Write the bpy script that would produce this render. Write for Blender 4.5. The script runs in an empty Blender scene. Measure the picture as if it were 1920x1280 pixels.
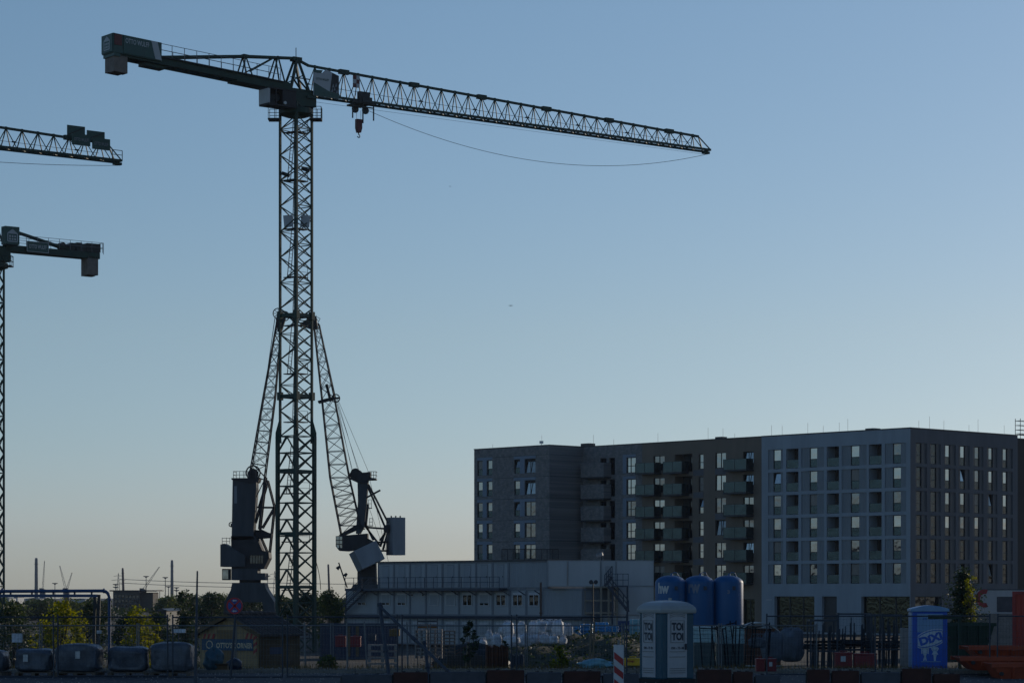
import bpy, math, random
from mathutils import Vector, Matrix
random.seed(7)
R = math.radians
scene = bpy.context.scene
col = scene.collection

# ------------------------------------------------------------------ camera
F, HY, EYE = 4900.0, 1115.0, 2.5          # focal length and horizon row in photo pixels, eye height
cd = bpy.data.cameras.new('camera'); cam = bpy.data.objects.new('camera', cd); col.objects.link(cam)
cd.sensor_width = 36; cd.lens = F/1920*36; cd.shift_y = (HY-640)/1920
cd.clip_start = 1; cd.clip_end = 20000
cam.location = (0, 0, EYE); cam.rotation_euler = (R(90), 0, 0)
scene.camera = cam
cd.dof.use_dof = True; cd.dof.focus_distance = 300; cd.dof.aperture_fstop = 5.6

# ------------------------------------------------------------------ sky, sun, exposure
SUN_EL, SUN_AZ = 13.0, 42.0                # azimuth to the right of the view direction
w = bpy.data.worlds.new('World'); scene.world = w; w.use_nodes = True
nt = w.node_tree; nt.nodes.clear()
wo = nt.nodes.new('ShaderNodeOutputWorld'); bg = nt.nodes.new('ShaderNodeBackground')
sky = nt.nodes.new('ShaderNodeTexSky'); sky.sky_type = 'NISHITA'; sky.sun_disc = False
sky.sun_elevation = R(SUN_EL); sky.sun_rotation = R(SUN_AZ)
sky.altitude = 0; sky.air_density = 0.8; sky.dust_density = 0.3; sky.ozone_density = 5.0
bg.inputs['Strength'].default_value = 0.085
# white balance of the camera, leaning with height above the horizon
tcw = nt.nodes.new('ShaderNodeTexCoord'); sxw = nt.nodes.new('ShaderNodeSeparateXYZ'); nt.links.new(tcw.outputs['Generated'], sxw.inputs[0])
rmp = nt.nodes.new('ShaderNodeValToRGB'); nt.links.new(sxw.outputs[2], rmp.inputs[0]); el = rmp.color_ramp.elements
TINT = ((0, (1.15,1.05,1.03)), (.025, (1.44,1.17,1.10)), (.06, (1.54,1.21,1.03)), (.1, (1.72,1.27,.98)), (.22, (1.88,1.45,1.10)), (.45, (1.2,1.1,1.0)), (1, (1.0,1.0,1.0)))
while len(el) < len(TINT): el.new(.5)
for e_, (p_, c_) in zip(el, TINT): e_.position = p_
for e_, (p_, c_) in zip(el, TINT): e_.color = tuple(x/2 for x in c_)+(1,)
vm = nt.nodes.new('ShaderNodeVectorMath'); vm.operation = 'MULTIPLY'; nt.links.new(sky.outputs[0], vm.inputs[0]); nt.links.new(rmp.outputs[0], vm.inputs[1])
vs_ = nt.nodes.new('ShaderNodeVectorMath'); vs_.operation = 'SCALE'; vs_.inputs['Scale'].default_value = 2.0; nt.links.new(vm.outputs[0], vs_.inputs[0]); nt.links.new(vs_.outputs[0], bg.inputs[0])
nt.links.new(bg.outputs[0], wo.inputs[0])
sd = bpy.data.lights.new('sun', 'SUN'); sd.energy = 2.0; sd.angle = R(0.5); sd.color = (1, .87, .68)
so = bpy.data.objects.new('sun', sd); col.objects.link(so)
sv = Vector((math.sin(R(SUN_AZ))*math.cos(R(SUN_EL)), math.cos(R(SUN_AZ))*math.cos(R(SUN_EL)), math.sin(R(SUN_EL))))
so.rotation_euler = sv.to_track_quat('Z', 'Y').to_euler()
so.location = (60, 60, 80)
scene.view_settings.view_transform = 'Standard'; scene.view_settings.look = 'None'
scene.view_settings.gamma = 1; scene.view_settings.exposure = 0.0

# ------------------------------------------------------------------ helpers
def P(px, py, D):                          # photo pixel at depth D -> world point
    return Vector(((px-960)/F*D, D, EYE+(HY-py)/F*D))
def px_x(px, D): return (px-960)/F*D
def pz(py, D): return EYE+(HY-py)/F*D

class MB:
    def __init__(s): s.v = []; s.f = []
    def add(s, vs, fs):
        n = len(s.v); s.v += [Vector(p) for p in vs]; s.f += [tuple(i+n for i in f) for f in fs]; return s
    def b(s, x0, x1, y0, y1, z0, z1, M=None):
        vs = [Vector((x, y, z)) for z in (z0, z1) for x, y in ((x0, y0), (x1, y0), (x1, y1), (x0, y1))]
        if M: vs = [M @ p for p in vs]
        return s.add(vs, [(3,2,1,0),(4,5,6,7),(0,1,5,4),(1,2,6,5),(2,3,7,6),(3,0,4,7)])
    def bar(s, a, b, w, h=None):
        a, b = Vector(a), Vector(b); d = b-a
        if d.length < 1e-6: return s
        d.normalize(); up = Vector((0,0,1)) if abs(d.z) < .95 else Vector((1,0,0))
        x = d.cross(up).normalized(); y = x.cross(d); h = h or w
        o = [x*w/2*i + y*h/2*j for i, j in ((-1,-1),(1,-1),(1,1),(-1,1))]
        return s.add([a+q for q in o]+[b+q for q in o], [(0,1,2,3),(7,6,5,4),(0,4,5,1),(1,5,6,2),(2,6,7,3),(3,7,4,0)])
    def tube(s, a, b, r, n=8, r2=None):
        a, b = Vector(a), Vector(b); d = (b-a).normalized(); r2 = r if r2 is None else r2
        up = Vector((0,0,1)) if abs(d.z) < .95 else Vector((1,0,0))
        x = d.cross(up).normalized(); y = x.cross(d)
        A = [a+(x*math.cos(t)+y*math.sin(t))*r for t in (2*math.pi*k/n for k in range(n))]
        B = [b+(x*math.cos(t)+y*math.sin(t))*r2 for t in (2*math.pi*k/n for k in range(n))]
        return s.add(A+B, [(k, (k+1)%n, n+(k+1)%n, n+k) for k in range(n)]+[tuple(range(n-1,-1,-1)), tuple(range(n,2*n))])
    def path(s, pts, r, n=6):
        for a, b in zip(pts, pts[1:]): s.tube(a, b, r, n)
        return s
    def lathe(s, prof, n=24, c=(0,0,0)):
        c = Vector(c); m = len(prof)
        vs = [c+Vector((r*math.cos(2*math.pi*k/n), r*math.sin(2*math.pi*k/n), z)) for r, z in prof for k in range(n)]
        fs = [(i*n+k, i*n+(k+1)%n, (i+1)*n+(k+1)%n, (i+1)*n+k) for i in range(m-1) for k in range(n)]
        return s.add(vs, fs+[tuple(range(n-1,-1,-1)), tuple(range((m-1)*n, m*n))])
    def prism(s, pts, ext):
        e = Vector(ext); n = len(pts); pts = [Vector(p) for p in pts]
        return s.add(pts+[p+e for p in pts], [tuple(range(n-1,-1,-1)), tuple(range(n,2*n))]+[(k,(k+1)%n,n+(k+1)%n,n+k) for k in range(n)])
    def quad(s, a, b, c, d): return s.add([a,b,c,d], [(0,1,2,3)])
    def ring(s, c, r, w, axis, n=20, t=.1):         # a flat wheel rim
        c = Vector(c); ax = Vector(axis).normalized()
        up = Vector((0,0,1)) if abs(ax.z) < .9 else Vector((1,0,0))
        x = ax.cross(up).normalized(); y = x.cross(ax)
        for k in range(n):
            a0, a1 = 2*math.pi*k/n, 2*math.pi*(k+1)/n
            d0 = x*math.cos(a0)+y*math.sin(a0); d1 = x*math.cos(a1)+y*math.sin(a1)
            vs = [c+d*q+ax*h for h in (-t/2, t/2) for d, q in ((d0,r-w),(d0,r),(d1,r),(d1,r-w))]
            s.add(vs, [(0,3,2,1),(4,5,6,7),(1,2,6,5),(3,0,4,7)])
        return s
    def disc(s, c, r, axis, t=.05, n=20):
        c = Vector(c); ax = Vector(axis).normalized(); return s.tube(c-ax*t/2, c+ax*t/2, r, n)
    def xf(s, M): s.v = [M @ p for p in s.v]; return s
    def build(s, name, mat, parent=None, world=False, smooth=False, bevel=0, extra=()):
        me = bpy.data.meshes.new(name)
        nf = [len(s.f)]
        for mb, _ in extra: s.add(mb.v, mb.f); nf.append(len(s.f))
        vs = s.v
        if world and parent is not None:
            Mi = ROOTM[parent.name].inverted(); vs = [Mi @ p for p in vs]
        me.from_pydata([tuple(p) for p in vs], [], s.f); me.update()
        me.materials.append(mat)
        for k, (_, mt) in enumerate(extra):
            me.materials.append(mt)
            for p in me.polygons[nf[k]:nf[k+1]]: p.material_index = k+1
        if smooth:
            for p in me.polygons: p.use_smooth = True
        o = bpy.data.objects.new(name, me); col.objects.link(o)
        if parent is not None: o.parent = parent
        if bevel:
            m = o.modifiers.new('bevel', 'BEVEL'); m.width = bevel; m.segments = 2; m.limit_method = 'ANGLE'
        ROOTM[o.name] = ROOTM[parent.name] if parent is not None else Matrix.Identity(4)
        return o

ROOTM = {}
def tag(o, label=None, cat=None, group=None, kind=None):
    for k, v in (('label', label), ('category', cat), ('group', group), ('kind', kind)):
        if v: o[k] = v
    return o
def thing(name, label, cat, loc=(0,0,0), rz=0, group=None):
    o = bpy.data.objects.new(name, None); col.objects.link(o); o.empty_display_size = .3
    o.location = loc; o.rotation_euler = (0, 0, rz); tag(o, label, cat, group)
    ROOTM[o.name] = Matrix.Translation(Vector(loc)) @ Matrix.Rotation(rz, 4, 'Z')
    return o
def copy_tree(o, parent=None):
    c = o.copy(); col.objects.link(c)
    if parent is not None: c.parent = parent
    for ch in [x for x in o.children if x is not c]: copy_tree(ch, c)
    return c

# materials -------------------------------------------------------
MATS = {}
def pm(name, c, rough=.6, metal=0.0, var=.18, scale=2.0, bump=0.0, bscale=20.0, streak=False, spec=.5):
    m = bpy.data.materials.new(name); m.use_nodes = True; n = m.node_tree; L = n.links
    p = n.nodes['Principled BSDF']; p.inputs['Roughness'].default_value = rough; p.inputs['Metallic'].default_value = metal
    p.inputs['Specular IOR Level'].default_value = spec
    tc = n.nodes.new('ShaderNodeTexCoord'); mp = n.nodes.new('ShaderNodeMapping'); L.new(tc.outputs['Object'], mp.inputs[0])
    if streak: mp.inputs['Scale'].default_value = (1, 1, .15)
    nz = n.nodes.new('ShaderNodeTexNoise'); nz.inputs['Scale'].default_value = scale; nz.inputs['Detail'].default_value = 6; nz.inputs['Roughness'].default_value = .65
    L.new(mp.outputs[0], nz.inputs[0])
    cr = n.nodes.new('ShaderNodeValToRGB'); cr.color_ramp.elements[0].position = .3; cr.color_ramp.elements[1].position = .7
    cr.color_ramp.elements[0].color = tuple(x*(1-var) for x in c)+(1,); cr.color_ramp.elements[1].color = tuple(min(1, x*(1+var)) for x in c)+(1,)
    L.new(nz.outputs[0], cr.inputs[0]); L.new(cr.outputs[0], p.inputs['Base Color'])
    if bump:
        n2 = n.nodes.new('ShaderNodeTexNoise'); n2.inputs['Scale'].default_value = bscale; n2.inputs['Detail'].default_value = 5
        L.new(tc.outputs['Object'], n2.inputs[0])
        bp = n.nodes.new('ShaderNodeBump'); bp.inputs['Strength'].default_value = bump; bp.inputs['Distance'].default_value = .05
        L.new(n2.outputs[0], bp.inputs['Height']); L.new(bp.outputs[0], p.inputs['Normal'])
    MATS[name] = m; return m
def brick_mat(name, c1, c2, mortar, bw=.24, bh=.08):
    m = pm(name, c1, .85); n = m.node_tree; L = n.links; p = n.nodes['Principled BSDF']
    geo = n.nodes.new('ShaderNodeTexCoord'); sx = n.nodes.new('ShaderNodeSeparateXYZ'); L.new(geo.outputs['Object'], sx.inputs[0])
    ad = n.nodes.new('ShaderNodeMath'); ad.operation = 'SUBTRACT'; L.new(sx.outputs[0], ad.inputs[0]); L.new(sx.outputs[1], ad.inputs[1])
    cx = n.nodes.new('ShaderNodeCombineXYZ'); L.new(ad.outputs[0], cx.inputs[0]); L.new(sx.outputs[2], cx.inputs[1])
    br = n.nodes.new('ShaderNodeTexBrick'); L.new(cx.outputs[0], br.inputs[0]); br.inputs['Scale'].default_value = 1
    br.inputs['Brick Width'].default_value = bw*2.2; br.inputs['Row Height'].default_value = bh*2.2; br.inputs['Mortar Size'].default_value = .012
    br.inputs['Color1'].default_value = c1+(1,); br.inputs['Color2'].default_value = c2+(1,); br.inputs['Mortar'].default_value = mortar+(1,)
    nz = n.nodes.new('ShaderNodeTexNoise'); nz.inputs['Scale'].default_value = 1.2; nz.inputs['Detail'].default_value = 8; L.new(cx.outputs[0], nz.inputs[0])
    mx = n.nodes.new('ShaderNodeMixRGB'); mx.blend_type = 'OVERLAY'; mx.inputs[0].default_value = .5
    L.new(br.outputs[0], mx.inputs[1]); L.new(nz.outputs[0], mx.inputs[2]); L.new(mx.outputs[0], p.inputs['Base Color'])
    return m
def corr_mat(name, c, per=.2, rough=.5, axis=0):                # profiled sheet, ribs as bump
    m = pm(name, c, rough, 0, .12, .8, streak=True); n = m.node_tree; L = n.links; p = n.nodes['Principled BSDF']
    tc = n.nodes.new('ShaderNodeTexCoord'); wv = n.nodes.new('ShaderNodeTexWave'); wv.bands_direction = 'XYZ'[axis]
    wv.inputs['Scale'].default_value = .314/per; L.new(tc.outputs['Object'], wv.inputs[0])
    bp = n.nodes.new('ShaderNodeBump'); bp.inputs['Strength'].default_value = .6; bp.inputs['Distance'].default_value = .04
    L.new(wv.outputs[0], bp.inputs['Height']); L.new(bp.outputs[0], p.inputs['Normal']); return m
def glass_mat(name, tint, rough=.04, metal=1.0, wob=.02, wsc=.9):
    m = pm(name, tint, rough, metal, .1, .5); n = m.node_tree; L = n.links; p = n.nodes['Principled BSDF']
    tc = n.nodes.new('ShaderNodeTexCoord'); nz = n.nodes.new('ShaderNodeTexNoise'); nz.inputs['Scale'].default_value = wsc; nz.inputs['Detail'].default_value = 1 if wsc < 1 else 4
    L.new(tc.outputs['Object'], nz.inputs[0])
    bp = n.nodes.new('ShaderNodeBump'); bp.inputs['Strength'].default_value = 1; bp.inputs['Distance'].default_value = wob
    L.new(nz.outputs[0], bp.inputs['Height']); L.new(bp.outputs[0], p.inputs['Normal']); return m
def leaf_mat(name, c1, c2, trans=.45):
    m = bpy.data.materials.new(name); m.use_nodes = True; n = m.node_tree; L = n.links; n.nodes.clear()
    out = n.nodes.new('ShaderNodeOutputMaterial'); p = n.nodes.new('ShaderNodeBsdfPrincipled'); t = n.nodes.new('ShaderNodeBsdfTranslucent')
    g = n.nodes.new('ShaderNodeNewGeometry'); cr = n.nodes.new('ShaderNodeValToRGB')
    cr.color_ramp.elements[0].color = c1+(1,); cr.color_ramp.elements[1].color = c2+(1,)
    L.new(g.outputs['Random Per Island'], cr.inputs[0]); L.new(cr.outputs[0], p.inputs['Base Color']); p.inputs['Roughness'].default_value = .6
    hs = n.nodes.new('ShaderNodeHueSaturation'); hs.inputs['Hue'].default_value = .47; hs.inputs['Saturation'].default_value = 1.2; hs.inputs['Value'].default_value = 1.6
    L.new(cr.outputs[0], hs.inputs['Color']); L.new(hs.outputs[0], t.inputs[0])
    mx = n.nodes.new('ShaderNodeMixShader'); mx.inputs[0].default_value = trans
    L.new(p.outputs[0], mx.inputs[1]); L.new(t.outputs[0], mx.inputs[2]); L.new(mx.outputs[0], out.inputs[0]); MATS[name] = m; return m

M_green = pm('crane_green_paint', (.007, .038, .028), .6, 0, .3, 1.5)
M_greend = pm('sign_green_paint', (.02, .075, .065), .4)
M_galv = pm('galvanised_steel', (.17, .18, .19), .55, .4, .2, 3)
M_galvd = pm('weathered_steel_tube', (.05, .06, .078), .6, .3, .25, 3)
M_dark = pm('dark_steel', (.025, .027, .03), .55, .2, .3, 3)
M_matte = pm('matte_dark_tube', (.018, .02, .024), .95, 0, .3, 3, spec=.08)
M_black = pm('black_rubber', (.012, .012, .013), .7)
M_conc = pm('grey_concrete', (.27, .25, .235), .9, 0, .25, 2, .3)
M_concb = pm('ballast_concrete', (.20, .17, .15), .9, 0, .25, 2, .3)
M_sign_w = pm('white_lettering', (.55, .57, .57), .5, 0, .05)
M_sign_g = pm('pale_grey_panel', (.42, .44, .46), .5, 0, .08)
M_red = pm('red_paint', (.30, .025, .022), .5, 0, .2)
M_hookred = pm('faded_red_brown_paint', (.13, .03, .03), .6, 0, .35, 6)
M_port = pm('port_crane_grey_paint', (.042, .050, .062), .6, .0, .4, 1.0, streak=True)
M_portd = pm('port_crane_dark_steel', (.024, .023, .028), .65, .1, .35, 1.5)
M_portl = pm('port_crane_pale_panel', (.24, .26, .29), .6, 0, .2, .8, streak=True)
M_rust = pm('rusty_steel', (.11, .045, .025), .85, .1, .4, 3, .3)
M_rope = pm('steel_rope', (.05, .05, .055), .6, .3)
M_glass = glass_mat('window_glass', (.30, .32, .33))
M_glass2 = glass_mat('faint_window_glass', (.19, .20, .21), .05, 1, .03); M_glass3 = glass_mat('bright_window_glass', (.38, .40, .41), .03, 1, .015)
M_curt = pm('curtained_window', (.16, .155, .15), .25, 0, .3, 3, streak=True)
M_glassd = glass_mat('dark_window_glass', (.055, .058, .062), .06)
M_glassb = glass_mat('balcony_glass', (.055, .085, .095), .22, .8)
M_shop = glass_mat('shop_window_glass', (.04, .045, .036), .1, 1, .03, 2.6)
M_frame = pm('dark_window_frame', (.03, .032, .036), .5)
M_framel = pm('pale_window_frame', (.5, .51, .53), .5)
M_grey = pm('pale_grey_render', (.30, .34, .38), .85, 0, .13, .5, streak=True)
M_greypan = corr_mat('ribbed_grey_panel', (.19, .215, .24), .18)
M_grey2 = pm('shaded_front_and_spandrel_grey', (.14, .138, .15), .85, 0, .13, .5, streak=True)  # corner block's end front, shade mixed into the grey; also used for spandrels
M_grey2pan = corr_mat('shaded_ribbed_grey_panel', (.078, .08, .09), .18)  # same ribbed panel, coloured darker for the shaded end front
M_brown = pm('brown_render', (.19, .15, .115), .85, 0, .14, .5, streak=True)
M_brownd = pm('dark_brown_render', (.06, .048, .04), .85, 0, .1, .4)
M_brick = brick_mat('grey_brick', (.155, .15, .155), (.23, .215, .205), (.185, .18, .18))
M_bluepan = pm('blue_grey_panel', (.20, .245, .31), .7, 0, .06, .5)
M_roof = pm('roof_edge_metal', (.05, .052, .058), .5, .3)
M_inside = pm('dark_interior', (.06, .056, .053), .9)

# ------------------------------------------------------------------ ground
PIT = -2.5
def prof(y):
    if y < 88: return 0.0
    if y < 108: return PIT*(y-88)/20
    return PIT
MX, MY, MRX, MRY, MHT = 6.2, 163, 9.5, 16, 2.35
def mound(x, y):
    q = ((x-MX)/MRX)**2+((y-MY)/MRY)**2
    return MHT*max(0, 1-q)**.7*(1+.12*math.sin(x*1.3+y*.4)+.08*math.sin(x*2.9-y*.9)) if q < 1 else 0
def gz(x, y): return prof(y)+mound(x, y)
gm = MB()
ys = [20, 60, 74]+[76+2*k for k in range(18)]+[115, 130, 160, 200, 260, 340, 480, 700, 1200, 2500, 3900]
xs = [-2900, -1000, -300, -120]+[-60+3*k for k in range(41)]+[120, 300, 1000, 2900]
for y in ys:
    for x in xs: gm.v.append(Vector((x, y, prof(y)+(random.uniform(-.06, .06) if 84 < y < 200 and abs(x) < 61 else 0))))
W = len(xs)
for j in range(len(ys)-1):
    for i in range(W-1): gm.f.append((j*W+i, j*W+i+1, (j+1)*W+i+1, (j+1)*W+i))
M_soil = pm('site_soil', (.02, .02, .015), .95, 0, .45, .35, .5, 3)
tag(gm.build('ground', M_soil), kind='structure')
mm = MB(); N1, N2 = 44, 30
for j in range(N2+1):
    for i in range(N1+1):
        x = MX+MRX*1.05*(2*i/N1-1); y = MY+MRY*1.05*(2*j/N2-1); h = mound(x, y)
        mm.v.append(Vector((x, y, PIT-.15+h+(random.uniform(0, .14) if h > .05 else 0))))
for j in range(N2):
    for i in range(N1): mm.f.append((j*(N1+1)+i, j*(N1+1)+i+1, (j+1)*(N1+1)+i+1, (j+1)*(N1+1)+i))
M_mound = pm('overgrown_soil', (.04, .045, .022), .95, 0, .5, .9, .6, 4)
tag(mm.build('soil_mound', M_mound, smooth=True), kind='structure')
M_asph = pm('asphalt', (.035, .036, .04), .85, 0, .2, .6, .2, 40)
rd = MB().quad((-200, 40, .004), (200, 40, .004), (200, 83.5, .004), (-200, 83.5, .004))
tag(rd.build('road', M_asph), kind='structure')
M_kerb = pm('kerb_stone', (.20, .185, .16), .9, 0, .3, 1.5, .3)
kb = MB()
x = -60.0
while x < 60: kb.b(x, x+.98, 83.5, 83.7, -.1, .11); x += 1.0
tag(kb.build('kerb', M_kerb), kind='structure')
M_verge = pm('dry_verge', (.11, .09, .05), .95, 0, .5, 1.3, .6, 8)
vg = MB()
for i in range(120): vg.quad((-60+i, 83.7, .10), (-59+i, 83.7, .10), (-59+i, 88.6, .03), (-60+i, 88.6, .03))
tag(vg.build('verge', M_verge), kind='structure')

# ------------------------------------------------------------------ facades
class Fac:
    def __init__(s, X0, Y0, ang, side):     # ang: heading of the facade in plan; side +1/-1 chooses the outward normal
        s.o = Vector((X0, Y0)); s.d = Vector((math.cos(ang), math.sin(ang))); s.n = Vector((s.d.y, -s.d.x))*side
        s.ang = ang
    def u(s, px):
        r = (px-960)/F; return (r*s.o.y-s.o.x)/(s.d.x-r*s.d.y)
    def Y(s, u): return s.o.y+s.d.y*u
    def z(s, u, py): return EYE+(HY-py)*s.Y(u)/F
    def pt(s, u, z, out=0): q = s.o+s.d*u+s.n*out; return Vector((q.x, q.y, z))
    def box(s, mb, u0, u1, z0, z1, o0, o1):
        vs = [s.pt(u, z, o) for z in (z0, z1) for u, o in ((u0,o0),(u1,o0),(u1,o1),(u0,o1))]
        return mb.add(vs, [(3,2,1,0),(4,5,6,7),(0,1,5,4),(1,2,6,5),(2,3,7,6),(3,0,4,7)])
    def wall(s, mb, U0, U1, Z0, Z1, holes, out=0):
        us = sorted({round(x, 4) for h in holes for x in h[:2] if U0 < x < U1} | {U0, U1})
        zs = sorted({round(x, 4) for h in holes for x in h[2:4] if Z0 < x < Z1} | {Z0, Z1})
        for a, b in zip(us, us[1:]):
            for c, d in zip(zs, zs[1:]):
                mu, mz = (a+b)/2, (c+d)/2
                if any(h[0] < mu < h[1] and h[2] < mz < h[3] for h in holes): continue
                mb.quad(s.pt(a,c,out), s.pt(b,c,out), s.pt(b,d,out), s.pt(a,d,out))
        for h in holes:
            a, b, c, d, dep = h
            for p, q in (((a,c),(b,c)), ((b,c),(b,d)), ((b,d),(a,d)), ((a,d),(a,c))):
                mb.quad(s.pt(p[0],p[1],out), s.pt(q[0],q[1],out), s.pt(q[0],q[1],out-dep), s.pt(p[0],p[1],out-dep))
wrnd = random.Random(99)
def window(par, fc, u0, u1, z0, z1, out, tr=None, mull=None, fw=.07, fm=None, gm_=None, tilt=False, low=None):
    if u0 > u1: u0, u1 = u1, u0
    fm = fm or M_frame; gm_ = gm_ or wrnd.choice((M_glass, M_glass, M_glass2, M_glass3, M_glass, M_glass2, M_glass3, M_curt))
    m = MB()
    fc.box(m, u0, u0+fw, z0, z1, out-.06, out); fc.box(m, u1-fw, u1, z0, z1, out-.06, out)
    fc.box(m, u0+fw, u1-fw, z0, z0+fw, out-.06, out); fc.box(m, u0+fw, u1-fw, z1-fw, z1, out-.06, out)
    zt = z0+(z1-z0)*tr if tr else None
    if zt: fc.box(m, u0+fw, u1-fw, zt-fw*.6, zt+fw*.6, out-.06, out+.004)
    if mull:
        um = u0+(u1-u0)*mull; fc.box(m, um-fw*.6, um+fw*.6, z0+fw, z1-fw, out-.06, out+.007)
    fr = m.build('window', fm, par, True)
    g = MB(); a, b = u0+fw, u1-fw
    dl = .22 if tilt else 0
    zz = zt if zt else z0+fw
    g.quad(fc.pt(a, zz, out-.05), fc.pt(b, zz, out-.05), fc.pt(b, z1-fw, out-.05-dl), fc.pt(a, z1-fw, out-.05-dl))
    if zt and low is None: g.quad(fc.pt(a, z0+fw, out-.05), fc.pt(b, z0+fw, out-.05), fc.pt(b, zt, out-.05), fc.pt(a, zt, out-.05))
    g.build('pane', gm_, fr, True)
    if zt and low is not None:
        MB().quad(fc.pt(a, z0+fw, out-.05), fc.pt(b, z0+fw, out-.05), fc.pt(b, zt, out-.05), fc.pt(a, zt, out-.05)).build('lower_pane', low, fr, True)
    return fr
AL, AR = math.atan2(.726, -.6876), math.atan2(.6876, .726)
CX, CY = 49.7, 326.0
FL = Fac(CX, CY, AL, -1)         # left-facing street front, u runs away to the left
FR = Fac(CX, CY, AR, 1)          # right-facing front, u runs away to the right
assert FL.n.y < 0 and FR.n.y < 0
ZR = 23.3
ZC = lambda py: EYE+(HY-py)*CY/F
rows = [(ZC(829)-3.0*k, ZC(867.5)-3.0*k) for k in range(6)]
SOF = ZC(1117)
uB = FL.u(1428); uE = FR.u(1908)
# grey corner building
gb = thing('apartment_building', 'pale grey corner apartment block with a grid of windows over a glazed ground floor', 'building', (CX, CY, 0))
lcols = [('r',1440,1468,1449,1463), ('l',1474,1497), ('r',1502,1545,1517,1531), ('l',1550,1573), ('r',1578,1625,1594,1610), ('l',1629,1653), ('r',1659,1699,1673,1688)]
rcols = [(1717,1738,1720,1729), (1743,1764,1747,1757), (1770,1792,1774,1783), (1797,1818,1802,1811), (1825,1844,1829,1838), (1851,1870,1855,1863), (1878,1899,1882,1890)]
hl, hr = [], []; pan, pan2 = MB(), MB(); log = MB()
for k, (zt, zb) in enumerate(rows):
    for c in lcols:
        a, b = FL.u(c[1]), FL.u(c[2]); a, b = min(a,b), max(a,b)
        hl.append((a, b, zb, zt, .3 if c[0] == 'r' else 1.7))
        if c[0] == 'r':
            u0, u1 = sorted((FL.u(c[3]), FL.u(c[4])))
            FL.box(pan, a, u0, zb, zt, -.35, -.12); FL.box(pan, u1, b, zb, zt, -.35, -.12)
            window(gb, FL, u0, u1, zb+.02, zt-.02, -.2, tr=.42, low=M_glassb, tilt=(k, c[1]) in ((1,1440),))
        else:
            log.quad(FL.pt(a,zb,-1.7), FL.pt(b,zb,-1.7), FL.pt(b,zt,-1.7), FL.pt(a,zt,-1.7))
            bal = MB(); FL.box(bal, a+.03, b-.03, zb+.05, zb+1.1, -.12, -.09); bal = bal.build('balustrade', M_glassb, gb, True)
            h = MB(); FL.box(h, a+.01, b-.01, zb+1.1, zb+1.14, -.13, -.08); h.build('handrail', M_frame, bal, True)
            window(gb, FL, a+.15, a+1.0, zb+.1, zt-.3, -1.6, gm_=M_glassd)
    for i, c in enumerate(rcols):
        a, b = sorted((FR.u(c[0]), FR.u(c[1]))); hr.append((a, b, zb, zt, .3))
        u0, u1 = sorted((FR.u(c[2]), FR.u(c[3])))
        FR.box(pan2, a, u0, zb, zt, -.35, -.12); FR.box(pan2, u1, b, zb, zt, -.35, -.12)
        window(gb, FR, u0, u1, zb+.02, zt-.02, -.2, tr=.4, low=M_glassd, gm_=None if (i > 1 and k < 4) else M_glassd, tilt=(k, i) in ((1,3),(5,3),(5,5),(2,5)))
# ground floor openings
gl = [(1452,1527,'g'), (1541,1569,'d'), (1615,1706,'g')]
for a, b, t in gl:
    u0, u1 = sorted((FL.u(a), FL.u(b))); hl.append((u0, u1, PIT+.2, SOF-.03, .6))
    if t == 'g':
        n = 3
        for q in range(n):
            window(gb, FL, u0+(u1-u0)*q/n+.02, u0+(u1-u0)*(q+1)/n-.02, PIT+.25, SOF-.05, -.5, gm_=M_shop)
    else:
        d = MB(); FL.box(d, u0+.02, u1-.02, PIT+.22, SOF-.08, -.55, -.45); d.build('entrance_door', M_frame, gb, True)
u0, u1 = sorted((FR.u(1716), FR.u(1766))); hr.append((u0, u1, PIT+.2, SOF-.03, .6))
for q in range(2): window(gb, FR, u0+(u1-u0)*q/2+.02, u0+(u1-u0)*(q+1)/2-.02, PIT+.25, SOF-.05, -.5, gm_=M_glassd)
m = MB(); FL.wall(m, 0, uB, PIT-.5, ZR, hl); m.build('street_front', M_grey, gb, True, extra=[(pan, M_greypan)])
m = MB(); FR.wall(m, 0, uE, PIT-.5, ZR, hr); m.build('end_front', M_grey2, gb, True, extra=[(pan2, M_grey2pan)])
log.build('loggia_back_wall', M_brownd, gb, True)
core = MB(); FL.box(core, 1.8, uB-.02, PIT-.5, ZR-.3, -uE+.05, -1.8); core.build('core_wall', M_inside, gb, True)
rf = MB(); FL.box(rf, -.06, uB-.01, ZR, ZR+.12, -uE, .06); rf = rf.build('roof', M_roof, gb, True)
v = MB(); u0, u1 = sorted((FL.u(1598), FL.u(1614))); FL.box(v, u0, u1, ZR+.12, ZR+.5, -4, -2.6); v.build('roof_vent', M_roof, rf, True)
def rods(par, fc, pxs, out=-.6):
    for px, h in pxs:
        u = fc.u(px); MB().tube(fc.pt(u, ZR+.1, out), fc.pt(u, ZR+.1+h, out), .018, 5).build('lightning_rod', M_galvd, par, True)
rods(rf, FL, ((1441,1.4),(1461,1.3),(1509,1.4),(1538,.9),(1568,1.2),(1584,1.6)))
rods(rf, FR, ((1730,1.0),(1750,1.6),(1777,1.2),(1824,.9),(1841,1.7),(1890,1.2)))
# small lettering plates beside the entrance are too soft to read, only the plates
pl = MB(); FL.box(pl, *sorted((FL.u(1437), FL.u(1447))), SOF-.55, SOF-.4, 0.002, .03); pl.build('house_number_plate', M_sign_g, gb, True)

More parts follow.
